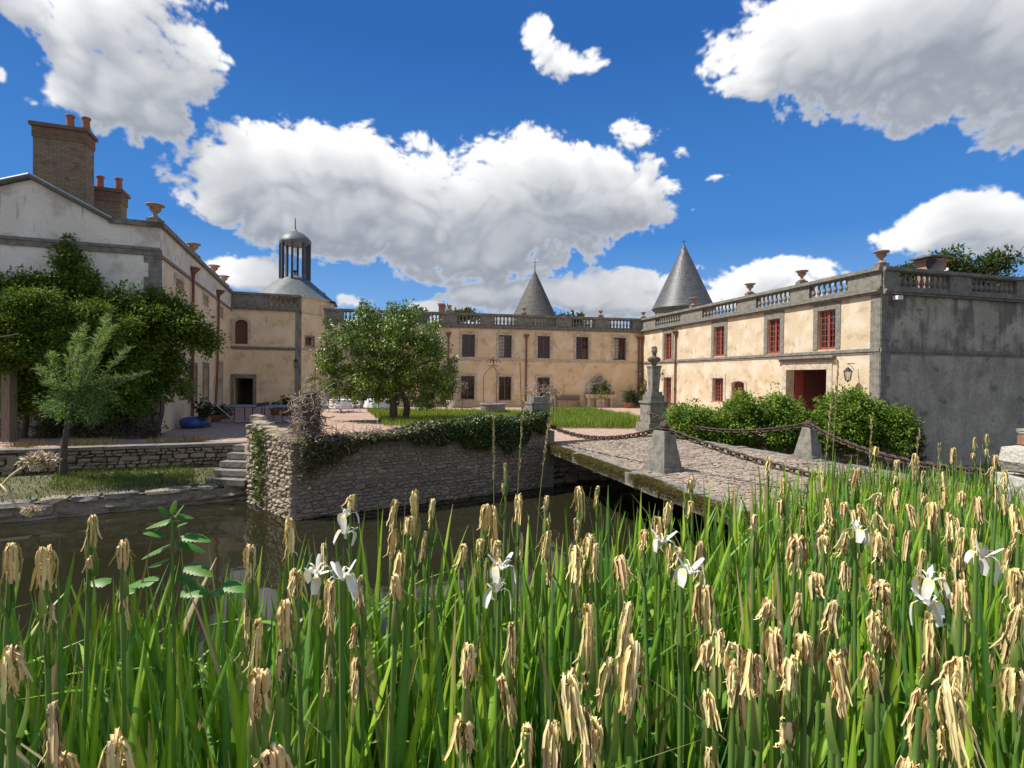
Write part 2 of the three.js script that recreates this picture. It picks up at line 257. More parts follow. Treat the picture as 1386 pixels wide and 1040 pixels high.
const G = {
  box(x0, x1, y0, y1, z0, z1) { const g = new THREE.BoxGeometry(Math.abs(x1 - x0), Math.abs(y1 - y0), Math.abs(z1 - z0)); g.translate((x0 + x1) / 2, (y0 + y1) / 2, (z0 + z1) / 2); return g; },
  cyl(x, y0, y1, z, r0, r1 = r0, n = 12) { const g = new THREE.CylinderGeometry(r1, r0, y1 - y0, n); g.translate(x, (y0 + y1) / 2, z); return g; },
  tube(pts, r, n = 6, seg) { return new THREE.TubeGeometry(new THREE.CatmullRomCurve3(pts), seg || Math.max(4, pts.length * 3), r, n); },
  bar(a, b, r, n = 6) { const d = V().subVectors(b, a), g = new THREE.CylinderGeometry(r, r, d.length(), n); g.applyQuaternion(new THREE.Quaternion().setFromUnitVectors(V(0, 1, 0), d.clone().normalize())); g.translate((a.x + b.x) / 2, (a.y + b.y) / 2, (a.z + b.z) / 2); return g; },
  lathe(prof, n = 16) { return new THREE.LatheGeometry(prof.map(([r, y]) => new THREE.Vector2(r, y)), n); },
  rough(w0, w1, y0, y1, seed) { const g = new THREE.BoxGeometry(1, 1, 1, 7, 12, 7), p = g.attributes.position; for (let i = 0; i < p.count; i++) { const t = p.getY(i) + .5, w = lerp(w0, w1, t), x = p.getX(i), z = p.getZ(i), e = (Math.abs(x) > .45 && Math.abs(z) > .45) ? .96 : 1, n = 1 + .05 * perlin(x * 4 + seed, t * 7, z * 4) + .03 * perlin(x * 11, t * 19 + seed, z * 11); p.setXYZ(i, x * w * n * e, lerp(y0, y1, t) + .012 * perlin(x * 5, seed + .5, z * 5), z * w * n * e); } g.computeVertexNormals(); return g; },
  // box whose horizontal edges are drawn in at the top (obelisk, plinth)
  taper(w0, d0, w1, d1, y0, y1) { const g = new THREE.BoxGeometry(1, 1, 1), p = g.attributes.position; for (let i = 0; i < p.count; i++) { const t = p.getY(i) > 0; p.setXYZ(i, p.getX(i) * (t ? w1 : w0), t ? y1 : y0, p.getZ(i) * (t ? d1 : d0)); } g.computeVertexNormals(); return g; },
  prism(pts, y0, y1) { const s = new THREE.Shape(pts.map(([x, z]) => new THREE.Vector2(x, -z))), g = new THREE.ExtrudeGeometry(s, { depth: y1 - y0, bevelEnabled: false }); g.rotateX(-Math.PI / 2); g.translate(0, y0, 0); return g; },
};
const used = {};
function numbered(n) { used[n] = (used[n] || 0) + 1; return used[n] === 1 ? n : n + '_' + String(used[n] - 1).padStart(3, '0'); }
function thing(name, label, category, pos = V(0, 0, 0), turn = 0, group) {
  const o = new THREE.Group(); o.name = numbered(name); o.position.copy(pos); o.rotation.y = turn; o.userData = { label, category }; if (group) o.userData.group = group; scene.add(o); return o;
}
function part(name, geos, m, parent, raw = false) {
  let g = Array.isArray(geos) ? (geos.length === 1 && raw ? geos[0] : merge(geos)) : geos; if (!raw) g = metricUV(g);
  const o = new THREE.Mesh(g, m); o.name = name; parent.add(o); return o;
}
function single(name, geos, m, label, category, group, raw) { const o = part(numbered(name), geos, m, scene, raw); o.userData = { label, category }; if (group) o.userData.group = group; return o; }
function struct(name, geos, m, raw) { const o = part(name, geos, m, scene, raw); o.userData.kind = 'structure'; return o; }
function copyOf(o, pos, turn = 0, label, group, scale = 1) { const c = o.clone(); c.name = numbered(o.name.replace(/_\d{3}$/, '')); c.position.copy(pos); c.rotation.y = turn; c.scale.setScalar(scale); c.userData = { ...o.userData }; if (label) c.userData.label = label; if (group) c.userData.group = group; scene.add(c); return c; }
function sub(name, parent, pos = V(0, 0, 0), turn = 0) { const g = new THREE.Group(); g.name = name; g.position.copy(pos); g.rotation.y = turn; parent.add(g); return g; }

// a collector of coloured triangles for leaves, petals and twigs
class Leaves {
  constructor() { this.p = []; this.c = []; this.i = []; }
  get n() { return this.p.length / 3; }
  v(q, c) { this.p.push(q.x, q.y, q.z); this.c.push(c[0], c[1], c[2]); return this.p.length / 3 - 1; }
  leaf(at, dir, side, len, wid, c, fold = 0.25) {      // pointed leaf of two halves folded along its midrib
    const nx = dir.y * side.z - dir.z * side.y, ny = dir.z * side.x - dir.x * side.z, nz = dir.x * side.y - dir.y * side.x, k = fold * wid, m = len * 0.45, h = wid / 2;
    const P = this.p, b = P.length / 3;
    P.push(at.x, at.y, at.z, at.x + dir.x * m + side.x * h + nx * k, at.y + dir.y * m + side.y * h + ny * k, at.z + dir.z * m + side.z * h + nz * k,
      at.x + dir.x * len, at.y + dir.y * len, at.z + dir.z * len, at.x + dir.x * m - side.x * h + nx * k, at.y + dir.y * m - side.y * h + ny * k, at.z + dir.z * m - side.z * h + nz * k);
    for (let q = 0; q < 4; q++) this.c.push(c[0], c[1], c[2]);
    this.i.push(b, b + 1, b + 2, b, b + 2, b + 3);
  }
  ribbon(pts, side, wid, col, fold = 0, vein = false) {              // pts along, side(t) across, wid(t), col(t)
    let prev = null; const n = pts.length - 1;
    pts.forEach((q, k) => {
      const t = k / n, s = side(t), w = wid(t) / 2, c = col(t), tan = V().subVectors(pts[Math.min(n, k + 1)], pts[Math.max(0, k - 1)]).normalize(), nn = V().crossVectors(tan, s).normalize();
      const row = [this.v(q.clone().addScaledVector(s, w).addScaledVector(nn, fold * w), vein ? mul3(c, .82) : c), this.v(q, vein ? mul3(c, 1.22) : c), this.v(q.clone().addScaledVector(s, -w).addScaledVector(nn, fold * w), c)];
      if (prev) this.i.push(prev[0], row[0], prev[1], row[0], row[1], prev[1], prev[1], row[1], prev[2], row[1], row[2], prev[2]);
      prev = row;
    });
  }
  geo() { const g = new THREE.BufferGeometry(); g.setAttribute('position', new THREE.Float32BufferAttribute(this.p, 3)); g.setAttribute('color', new THREE.Float32BufferAttribute(this.c, 3)); g.setIndex(this.i); g.computeVertexNormals(); return g; }
}
const rv = r => { const z = r() * 2 - 1, a = r() * 6.2832, s = Math.sqrt(1 - z * z); return V(s * Math.cos(a), z, s * Math.sin(a)); };
// leaves in clumps through the volume of a set of ellipsoids; local coordinates
function foliage(blobs, n, size, colour, seed, o = {}) {
  const r = rng(seed), L = new Leaves(), per = o.per || 26, tot = blobs.reduce((s, b) => s + (b[6] || 1) * b[3] * b[4] * b[5] ** 0.5, 0), clumpR = o.clump || 0.28, asp = o.aspect || 0.5, droop = o.droop ?? 0.5;
  for (const b of blobs) {
    const clumps = Math.max(1, Math.round(n / per * (b[6] || 1) * b[3] * b[4] * b[5] ** 0.5 / tot));
    for (let k = 0; k < clumps; k++) {
      const d = rv(r), q = Math.pow(r(), o.shell || 0.45) * (0.74 + 0.34 * r() + (r() < .06 ? .3 * r() : 0)), wob = 1 + 0.55 * perlin(d.x * 2.1 + b[0] * 3.1, d.y * 2.1 + b[1] * 2.7, d.z * 2.1 + seed) + 0.35 * perlin(d.x * 5.3 + b[1] * 2, d.y * 5.3, d.z * 5.3 + seed);
      const c = V(b[0] + d.x * b[3] * q * wob, b[1] + d.y * b[4] * q * wob, b[2] + d.z * b[5] * q * wob), cc = colour(r), cr = clumpR * (0.6 + 0.8 * r());
      if (o.minY !== undefined && c.y < o.minY) continue;
      for (let j = 0; j < per; j++) {
        const e = rv(r), at = c.clone().addScaledVector(e, cr * Math.pow(r(), 0.5)), out = e.clone().multiplyScalar(0.8).addScaledVector(d, 0.5).addScaledVector(rv(r), 0.7); out.y -= droop * r(); out.normalize();
        const side = V().crossVectors(out, V(0, 1, 0).addScaledVector(rv(r), 0.8)).normalize(), s = size * (0.6 + 0.7 * r()), w = 0.8 + 0.4 * r();
        if (o.minY !== undefined && at.y < o.minY) at.y = o.minY + 0.05 * r();
        L.leaf(at, out, side, s, s * asp, [cc[0] * w, cc[1] * w, cc[2] * w]);
      }
    }
  }
  return L.geo();
}
const greens = (a, b, yellow = 0) => r => { const t = r(), y = yellow * r() * r(); return [lerp(a[0], b[0], t) + y * .12, lerp(a[1], b[1], t) + y * .1, lerp(a[2], b[2], t)]; };
// a tapered limb
function limb(pts, r0, r1, n = 8) {
  const c = new THREE.CatmullRomCurve3(pts), seg = pts.length * 4, g = new THREE.TubeGeometry(c, seg, 1, n), p = g.attributes.position;
  for (let i = 0; i <= seg; i++) { const q = c.getPointAt(i / seg), rad = lerp(r0, r1, i / seg); for (let j = 0; j <= n; j++) { const k = i * (n + 1) + j; p.setXYZ(k, q.x + (p.getX(k) - q.x) * rad, q.y + (p.getY(k) - q.y) * rad, q.z + (p.getZ(k) - q.z) * rad); } }
  return g;
}
// uneven building stones: a few rounded block shapes, shared
const STONES = Array.from({ length: 7 }, (_, k) => {
  const r = rng(900 + k), g = new THREE.BoxGeometry(1, 1, 1, 2, 2, 1), p = g.attributes.position, jit = {};
  for (let i = 0; i < p.count; i++) {
    let x = p.getX(i), y = p.getY(i), z = p.getZ(i); const key = [x, y, z].join(), front = z > 0, ex = Math.abs(x) > .4, ey = Math.abs(y) > .4;
    const j = jit[key] ||= [r() - .5, r() - .5, r() - .5];
    if (front && ex) x *= .9; if (front && ey) y *= .86; if (ex && ey) { x *= .88; y *= .88; }
    p.setXYZ(i, x + j[0] * .12, y + j[1] * .14, z + (front ? (ex || ey ? -.2 : .0) + j[2] * .35 : 0));
  }
  const q = g.toNonIndexed(); q.computeVertexNormals(); return metricUV(q);
});
// a face of rubble masonry along A -> B (seen from its front, left to right), between heights yb and yt(t); the most visible stones are parts, the rest one merged part
function rubble(parent, origin, A, B, yb, yt, o) {
  const r = rng(o.seed), dir = V().subVectors(B, A); dir.y = 0; const len = dir.length(), turn = Math.atan2(-dir.z, dir.x), all = [];
  let y = yb;
  while (true) {
    const h = o.h * (0.65 + 0.8 * r()); let x = -0.05 * r(); let any = false;
    while (x < len) {
      const w = Math.min(h * (1.1 + 1.9 * r()) * (o.long || 1), len - x + 0.02), t = clamp((x + w / 2) / len, 0, 1), top = yt(t);
      if (w > 0.05 && y + h * 0.6 < top) { const hh = Math.min(h * (r() < .1 ? 1.7 : 1), top - y) * (0.84 + 0.26 * r()); all.push({ x: x + w / 2, y: y + hh / 2 + (r() - .5) * .3 * h, w: w - 0.012, h: hh - 0.01, d: (o.d || 0.14) * (0.7 + 0.6 * r()), k: Math.floor(r() * STONES.length), m: Math.floor(r() * r() * o.mats.length * 0.999), a: (r() - .5) * .16 }); any = true; }
      x += w;
    }
    y += h; if (!any && y > yb + 0.3) break; if (y > 20) break;
  }
  const base = A.clone().sub(origin); base.y = 0; const Q = new THREE.Quaternion().setFromAxisAngle(V(0, 1, 0), turn);
  all.sort((a, b) => b.w * b.h - a.w * a.h);
  const rest = o.mats.map(() => []), nPart = o.parts ?? 300;
  all.forEach((s, i) => {
    const m4 = new THREE.Matrix4().compose(V(s.x, s.y, 0).applyQuaternion(Q).add(base), Q.clone().multiply(new THREE.Quaternion().setFromAxisAngle(V(0, 0, 1), s.a)), V(s.w, s.h, s.d));
    if (i < nPart) { const q = new THREE.Mesh(STONES[s.k], o.mats[s.m]); q.name = 'stone'; m4.decompose(q.position, q.quaternion, q.scale); parent.add(q); }
    else rest[s.m].push(STONES[s.k].clone().applyMatrix4(m4));
  });
  rest.forEach((l, i) => { if (l.length) { const q = part('small_stones', l, o.mats[i], parent); q.userData.kind = 'stuff'; } });
}
// ---------------------------------------------------------------- plan, read from the photograph
const WATER = -1.4;
const xz = (x, Z) => V(x, 0, -Z);
const pC = xz(-12.4, 18.7), pD = xz(-17.8, 33.6), pK = xz(-13.9, 35.0), pJ = xz(-12.75, 37.9);      // left wing, pavilion corner, bay end
const pL = xz(-13.4, 37.0), pA = xz(10.0, 41.1), pB = xz(15.0, 21.7), pE = xz(30.5, 25.7);          // back wing, right wing, stained end wall
const F0 = gnd(333, 678, WATER), F1 = gnd(393, 705, WATER), F2 = gnd(744, 659, WATER);               // foot of the rampart in the moat
const bL = t => V(lerp(1.24, 4.55, t), 0, lerp(-17.2, -5.6, t)), bR = t => V(lerp(6.0, 11.2, t), 0, lerp(-20.3, -6.6, t));   // edges of the bridge
const wallW = gnd(0, 610), wallE = gnd(316, 599);                                                    // top of the courtyard's retaining wall

// ---------------------------------------------------------------- ground, water, courtyard
{
  const g = new THREE.PlaneGeometry(1800, 1800, 40, 40); g.rotateX(-Math.PI / 2); g.translate(0, -2.4, -200);
  struct('ground', g, M.soil);
  const w = new THREE.PlaneGeometry(150, 44); w.rotateX(-Math.PI / 2); w.translate(0, WATER, -20);
  struct('moat_water', w, M.water);
  const far = 130, e = pE, left = wallW.clone().add(V().subVectors(wallW, wallE).setLength(45));
  const inset = V(0, 0, -0.22);
  const pts = [left, wallE, V(F0.x - 0.1, 0, F0.z - 0.25), V(F1.x + 0.1, 0, F1.z - 0.45), V(F2.x + .1, 0, F2.z - .35), V(6.2, 0, -20.7), V(14.6, 0, -19.9), V(15.4, 0, -22.3), V(e.x, 0, e.z - .5), V(75, 0, -38), V(75, 0, -far), V(-75, 0, -far)].map(p => [p.x, p.z + inset.z]);
  struct('courtyard', G.prism(pts, -2.35, 0), M.paving);
  // beds of grass in the court
}
// the near bank where the photographer stands
const edgeZ = X => { const k = [[-30, 2.0], [-3, 2.0], [-1, 2.15], [0, 2.35], [1, 2.9], [2, 4.0], [3.2, 5.4], [5, 6.3], [40, 6.5]]; for (let i = 1; i < k.length; i++) if (X <= k[i][0]) return lerp(k[i - 1][1], k[i][1], (X - k[i - 1][0]) / (k[i][0] - k[i - 1][0])); return 6.5; };
const bankY = (X, Z) => { const e = edgeZ(X) - Z; const base = 0.66 + 0.05 * perlin(X * .7, Z * .7, 3) - (X < -0.5 ? Math.min(.16, (-.5 - X) * .1) : 0) - (X > 1.5 ? Math.min(.3, (X - 1.5) * .1) : 0); return e > 0 ? base : lerp(base, -2.3, smoothstep(-e, 0, 2.2)); };
{
  const g = new THREE.PlaneGeometry(1, 1, 140, 90), p = g.attributes.position;
  for (let i = 0; i < p.count; i++) { const X = p.getX(i) * 60, Z = 9 * (0.5 - p.getY(i)) + (0.5 - p.getY(i) > 0 ? 0 : (0.5 - p.getY(i)) * 60) + 0; const ZZ = (0.5 - p.getY(i)) * 21 - 12; p.setXYZ(i, X, bankY(X, ZZ), -ZZ); }
  g.computeVertexNormals(); struct('bank', g, M.soil);
}

// ---------------------------------------------------------------- facades
function frameOf(A, B) { const d = V().subVectors(B, A), turn = Math.atan2(-d.z, d.x), q = new THREE.Quaternion().setFromAxisAngle(V(0, 1, 0), turn), n = V(0, 0, 1).applyQuaternion(q);
  return { A, len: d.length(), turn, q, n, at(px, py) { const r = ray(px, py), t = V().subVectors(A, camera.position).dot(n) / r.dot(n); const w = camera.position.clone().addScaledVector(r, t).sub(A).applyQuaternion(q.clone().invert()); return w; },
    world(x, y, z = 0) { return V(x, y, z).applyQuaternion(q).add(A); } }; }
const inFrame = (o, th, fr, x = 0, y = 0, z = 0) => { o.position.copy(fr.world(x, y, z)).sub(th.position); o.rotation.y = fr.turn; return o; };
function fpart(name, geos, m, th, fr) { return inFrame(part(name, geos, m, th), th, fr); }
function wallShape(x0, x1, y0, y1, holes, th_ = 0.45) {
  const s = new THREE.Shape([[x0, y0], [x1, y0], [x1, y1], [x0, y1]].map(p => new THREE.Vector2(...p)));
  for (const h of holes) {
    const q = new THREE.Path();
    if (h.arch) { const rx = (h.x1 - h.x0) / 2; q.moveTo(h.x0, h.y0); q.lineTo(h.x1, h.y0); q.lineTo(h.x1, h.y1 - rx * h.arch); q.absellipse((h.x0 + h.x1) / 2, h.y1 - rx * h.arch, rx, rx * h.arch, 0, Math.PI, false); q.lineTo(h.x0, h.y0); }
    else { q.moveTo(h.x0, h.y0); q.lineTo(h.x1, h.y0); q.lineTo(h.x1, h.y1); q.lineTo(h.x0, h.y1); q.lineTo(h.x0, h.y0); }
    s.holes.push(q);
  }
  const g = new THREE.ExtrudeGeometry(s, { depth: th_, bevelEnabled: false, curveSegments: 10 }); g.translate(0, 0, -th_); return g;
}
function archPane(w, h, arch, z, d) { const s = new THREE.Shape(), rx = w / 2; s.moveTo(-rx, 0); s.lineTo(rx, 0); s.lineTo(rx, h - rx * arch); s.absellipse(0, h - rx * arch, rx, rx * arch, 0, Math.PI, false); const g = new THREE.ExtrudeGeometry(s, { depth: d, bevelEnabled: false }); g.translate(0, 0, z); return g; }
// a window: stone surround, wooden frame with two casements, glazing bars, one glass sheet behind the bars
function makeWindow(th, fr, h, o) {
  const w = h.x1 - h.x0, H = h.y1 - h.y0, g = inFrame(sub(o.name || 'window', th), th, fr, (h.x0 + h.x1) / 2, h.y0, 0), rz = -(o.recess || .2);
  const sw = o.sw ?? .2, lt = o.lintel ?? sw, pr = o.proud ?? .035, X = w / 2;
  if (sw) {
    part('jamb', [G.box(-X - sw, -X, 0, H, -.02, pr)], o.stone, g); part('jamb', [G.box(X, X + sw, 0, H, -.02, pr)], o.stone, g);
    if (!h.arch) part('lintel', [G.box(-X - sw, X + sw, H + .002, H + lt, -.02, pr + .004)], o.stone, g);
    else { const s = new THREE.Shape(), rx = X + sw, y = H - X * h.arch; s.moveTo(rx, y); s.absellipse(0, y, rx, X * h.arch + sw, 0, Math.PI, false); s.lineTo(-X, y); s.absellipse(0, y, X, X * h.arch, Math.PI, 0, true); const q = new THREE.ExtrudeGeometry(s, { depth: pr + .03, bevelEnabled: false }); q.translate(0, 0, -.02); part('lintel', [q], o.stone, g); }
    if (o.sill) part('sill', [G.box(-X - sw, X + sw, -.12, -.002, -.02, pr + .03)], o.stone, g);
  }
  if (o.open) return g;
  const b = o.bar || .06, f = [G.box(-X, -X + b, 0, H, rz - .05, rz), G.box(X - b, X, 0, H, rz - .05, rz), G.box(-X + b, X - b, 0, b * 1.5, rz - .05, rz - .002), G.box(-X + b, X - b, H - b, H, rz - .05, rz - .002)];
  if (o.shutter) { part('shutter', [h.arch ? archPane(w, H, h.arch, rz - .06, .05) : G.box(-X, X, 0, H, rz - .06, rz - .01)], o.wood, g); for (let k = 1; k < 6; k++) part('board_joint', [G.box(-X + w * k / 6 - .012, -X + w * k / 6 + .012, .03, H * (h.arch ? .8 : .97), rz - .01, rz + .006)], o.wood, g); return g; }
  f.push(G.box(-b * .8, b * .8, b * 1.5, H - b, rz - .05, rz + .012)); part('frame', f, o.wood, g);
  const cols = o.cols || 4, rows = o.rows || 6, bars = [];
  for (let c = 1; c < cols; c++) if (c * 2 !== cols) { const x = -X + b + (w - 2 * b) * c / cols; bars.push(G.box(x - .014, x + .014, b, H - b, rz - .035, rz - .01)); }
  for (let k = 1; k < rows; k++) { const y = b * 1.5 + (H - 2.5 * b) * k / rows; bars.push(G.box(-X + b, X - b, y - .013, y + .013, rz - .033, rz - .012)); }
  part('glazing_bars', bars, o.barMat || o.wood, g);
  part('pane', [G.box(-X + b * .5, X - b * .5, b, H - b * .5, rz - .03, rz - .024)], M.glass, g);
  if (o.curtain) part('curtain', [0, 1, 2, 3, 4, 5].map(k => G.cyl(-X + .1 + k * (w * .45) / 6, .1, H - .1, rz - .12, .05, .05, 8)), M.curtain, g);
  return g;
}
const balGeo = metricUV(G.lathe([[0, 0], [.085, 0], [.085, .05], [.05, .075], [.06, .11], [.085, .17], [.092, .23], [.07, .32], [.045, .41], [.04, .47], [.06, .5], [.045, .52], [.082, .55], [.082, .6], [0, .6]], 10));
// balustrade: bays are open, the rest solid panels; yTop is the top of the handrail, total about 1 m
function balustrade(th, fr, x0, x1, yTop, bays, o = {}) {
  const g = inFrame(sub('balustrade', th), th, fr, 0, yTop - 1.0, 0), m = o.mat || M.stone, z0 = -.34, z1 = .04;
  part('handrail', [G.box(x0, x1, .86, 1.0, z0 - .05, z1 + .1), G.box(x0, x1, .82, .86, z0, z1 + .04)], m, g);
  part('base_course', [G.box(x0, x1, .0, .1, z0, z1 + .16), G.box(x0, x1, .1, .22, z0, z1 + .05), G.box(x0, x1, -.1, 0, z0, z1 + .09)], m, g);
  let at = x0;
  for (const [a, b] of [...bays, [x1, x1]]) {
    if (a - at > .02) part('panel', [G.box(at, a, .22, .82, z0 + .04, z1 + (o.panelProud ?? .02))], o.panelMat || m, g);
    const n = Math.max(2, Math.round((b - a) / (o.pitch || .26)));
    if (b > a) for (let k = 0; k < n; k++) { const q = new THREE.Mesh(balGeo, o.balMat || m); q.name = 'baluster'; q.position.set(a + (k + .5) * (b - a) / n, .22, (z0 + z1) / 2 + .05); q.scale.setScalar(1); g.add(q); }
    at = b;
  }
  return g;
}
function stringCourse(th, fr, x0, x1, y, m, h = .14, gaps = []) { let a = x0; const L = []; for (const [p, q] of [...gaps, [x1, x1]]) { if (p > a) { L.push(G.box(a, p, y - h, y, -.05, .07), G.box(a, p, y - h * 1.7, y - h, -.05, .035)); } a = q; } return fpart('string_course', L, m, th, fr); }
function drainpipe(th, fr, x, yTop, yBot, m, hop = .2, bend = 0) {
  const g = inFrame(sub('drainpipe', th), th, fr, x, 0, .1);
  part('pipe', [G.tube([V(0, yTop - .3, 0), V(0, (yTop * 2 + yBot) / 3, 0), V(bend * .4, (yTop + 2 * yBot) / 3, 0), V(bend, yBot, 0)], .06, 8, 24)], m, g);
  const h = G.lathe([[.06, -.5], [.075, -.3], [hop, -.08], [hop * 1.05, 0], [hop * .8, 0], [.05, -.2]], 8); h.translate(0, yTop, 0); part('hopper', [h], m, g);
  for (const t of [.25, .6]) part('bracket', [G.box(-.085, .085, lerp(yBot, yTop, t) - .03, lerp(yBot, yTop, t) + .03, -.12, .07)], m, g);
  return g;
}
function hole(fr, x0, x1, y0, y1, extra) { const a = fr.at(x0, y0), b = fr.at(x1, y1); return { x0: Math.min(a.x, b.x), x1: Math.max(a.x, b.x), y0: Math.min(a.y, b.y), y1: Math.max(a.y, b.y), ...extra }; }
const urnGeo = metricUV(G.lathe([[0, 0], [.17, 0], [.17, .07], [.1, .1], [.055, .17], [.07, .2], [.06, .22], [.12, .26], [.19, .34], [.17, .4], [.24, .46], [.29, .48], [.29, .52], [.22, .53], [.18, .49], [0, .47]], 18));
function urn(pos, label, group, s = 1) { const t = thing('garden_urn', label, 'urn', pos, 0, group); const b = part('bowl', urnGeo, M.urn, t, true); b.scale.setScalar(s); b.position.y = .16; part('plinth', [G.box(-.2, .2, 0, .165, -.2, .2)], M.stone, t); return t; }
function lantern(pos, turn, label, s = 1) {
  const t = thing('wall_lantern', label, 'lantern', pos, turn);
  part('bracket', [G.bar(V(0, .05, -.35), V(0, .05, .05), .015), G.tube([V(0, -.25, -.35), V(0, -.1, -.2), V(0, .05, -.03)], .012, 5)], M.black, t);
  part('chain', [G.bar(V(0, .05, 0), V(0, -.12, 0), .01)], M.black, t);
  part('roof', [G.cyl(0, -.28, -.12, 0, .17, .04, 6), G.cyl(0, -.3, -.28, 0, .19, .19, 6)], M.black, t);
  const b = []; for (let k = 0; k < 6; k++) { const a = k * Math.PI / 3; b.push(G.bar(V(.16 * Math.sin(a), -.3, .16 * Math.cos(a)), V(.1 * Math.sin(a), -.66, .1 * Math.cos(a)), .012, 5)); }
  part('cage', [...b, G.cyl(0, -.7, -.66, 0, .08, .11, 6), G.cyl(0, -.76, -.7, 0, .02, .04, 6)], M.black, t);
  const gl = G.cyl(0, -.65, -.3, 0, .09, .15, 6); part('glass', [gl], M.glass, t);
  t.scale.setScalar(s); return t;
}

// ---------------------------------------------------------------- back wing
{
  const th = thing('back_wing', 'long two storey ochre plaster wing closing the courtyard, with grey balustrade', 'building', pL);
  const fr = frameOf(pL, pA), top = 6.84, L = fr.len, wins = [], low = [];
  for (const [a, b, c, d] of [[473, 490, 452, 482], [525, 542, 452, 482.5], [576, 592, 451.5, 482.5], [625.5, 642.7, 452.5, 483.4], [675.5, 692.5, 453.4, 484.6], [728, 744.5, 454.7, 485.4], [780, 796.7, 455.8, 486.6], [830.5, 847.5, 457, 487.6]]) wins.push(hole(fr, a, b, c, d));
  for (const [a, b, c, d] of [[512, 530, 508, 541], [572, 589, 508, 541], [624, 642, 509, 541], [675, 692, 510, 542.2], [727.5, 744, 511, 543]]) low.push(hole(fr, a, b, c, d));
  const door = hole(fr, 446, 456, 518, 552, {}); door.y0 = .02;
  const sy = fr.at(734, 487).y;
  fpart('wall', [wallShape(0, L, 0, top - 1.1, [...wins, ...low, door])], M.plasterShadeRaised, th, fr);
  wins.forEach((h, i) => makeWindow(th, fr, h, { stone: M.stonePale, wood: M.darkWood, sw: .2, lintel: .2, curtain: i % 3 === 1, }));
  low.forEach(h => makeWindow(th, fr, h, { stone: M.stonePale, wood: M.darkWood, sw: .2, lintel: .22, sill: true }));
  makeWindow(th, fr, door, { name: 'doorway', stone: M.stonePale, sw: .2, open: true });
  stringCourse(th, fr, 0, L, sy, M.stonePale, .1);
  const bays = [[465, 493], [517, 546], [568, 598], [619, 650], [670, 700], [721, 752.5], [774, 805], [825, 856]].map(([a, b]) => [fr.at(a, 435).x, fr.at(b, 435).x]);
  balustrade(th, fr, 0, L + .02, top, bays, { pitch: .27 });
  fpart('rear_wall', [G.box(0, L, 0, top - 1.1, -7.4, -7), G.box(0, .4, 0, top - 1.1, -7, -.46), G.box(L - .3, L + .1, 0, top - 1.1, -7, -.46)], M.plasterShadeRaised, th, fr);
  fpart('roof', [G.box(0, L, top - 1.35, top - 1.12, -7, -.46)], M.slateOld, th, fr);
  fpart('floor', [G.box(.4, L, sy - .2, sy - .05, -7, -.47), G.box(.4, L, .01, .04, -7, -.47)], M.inside, th, fr);
  drainpipe(th, fr, fr.at(607, 450).x, 5.4, .4, M.rust); drainpipe(th, fr, fr.at(712.5, 455).x, 5.4, .3, M.rust); drainpipe(th, fr, fr.at(864.5, 460).x, 5.5, .2, M.rust, .24);
  for (const [px, py] of [[489, 412], [608, 421], [710, 422], [814, 424], [872, 425]]) urn(fr.world(fr.at(px, py).x, top, -.15), 'terracotta and stone urn on the back wing balustrade', 'urns along the back balustrade', .72);
  const ch = thing('chimney_stack', 'slim red brick chimney behind the back wing balustrade', 'chimney', fr.world(fr.at(600, 420).x, top - 1.4, -2.6)); part('shaft', [G.box(-.2, .2, 0, 2.2, -.35, .35)], M.redBrick, ch); part('cap', [G.box(-.25, .25, 2.2, 2.34, -.4, .4)], M.redBrick, ch);
  // wall fountain, bench and pots stand before this wall
  const f = thing('wall_fountain', 'scrolled stone wall fountain with basin and plants, set against the back wing', 'fountain', fr.world(fr.at(810, 540).x, 0, .02), fr.turn);
  const s = new THREE.Shape(); [[-.95, 1.0], [.95, 1.0], [.98, 1.6], [.9, 1.75], [.62, 1.92], [.5, 2.1], [.38, 2.14]].forEach(([x, y], i) => i ? s.lineTo(x, y) : s.moveTo(x, y)); s.absarc(0, 2.12, .34, 0.1, Math.PI - .1, false); [[-.38, 2.14], [-.5, 2.1], [-.62, 1.92], [-.9, 1.75], [-.98, 1.6]].forEach(([x, y]) => s.lineTo(x, y));
  part('back_panel', [new THREE.ExtrudeGeometry(s, { depth: .16, bevelEnabled: true, bevelSize: .04, bevelThickness: .04, bevelSegments: 2 })], M.stonePale, f);
  const n = G.lathe([[0, 0], [.2, 0], [.24, .05], [.24, .1], [0, .1]], 16); n.rotateX(Math.PI / 2); n.translate(0, 2.15, .2); part('shell_niche', [n], M.stone, f);
  part('basin', [G.box(-1.12, 1.12, .72, .9, .02, .62), G.box(-1.16, 1.16, .9, .98, .02, .68)], M.stonePale, f);
  part('support', [G.box(-.3, .3, 0, .72, .02, .42), G.box(-1.0, -.8, 0, .72, .02, .4), G.box(.8, 1.0, 0, .72, .02, .4)], M.stonePale, f);
  part('shelf', [G.box(-.8, .8, 1.5, 1.56, .2, .42)], M.stonePale, f);
  const pl = single('fountain_plants', foliage([[0, 1.15, .45, 1.0, .2, .2], [-.3, 1.55, .4, .3, .16, .15], [.4, 1.6, .4, .35, .18, .15], [.2, 1.35, .45, .6, .2, .2], [-.4, 1.98, .3, .16, .1, .1], [.35, 1.98, .3, .16, .1, .1]], 3200, .09, greens([.04, .075, .02], [.11, .15, .04], .8), 31, { clump: .12 }), M.leaf, 'leafy plants growing in the wall fountain basin and shelves', 'plants', null, true);
  pl.position.copy(f.position); pl.rotation.y = fr.turn;
  const be = thing('bench', 'weathered wooden bench against the back wing beside the fountain', 'bench', fr.world(fr.at(767, 550).x, 0, .5), fr.turn);
  for (const k of [0, 1, 2]) part('seat_slat', [G.box(-.95, .95, .42, .455, -.2 + k * .15, -.07 + k * .15)], M.oldWood, be);
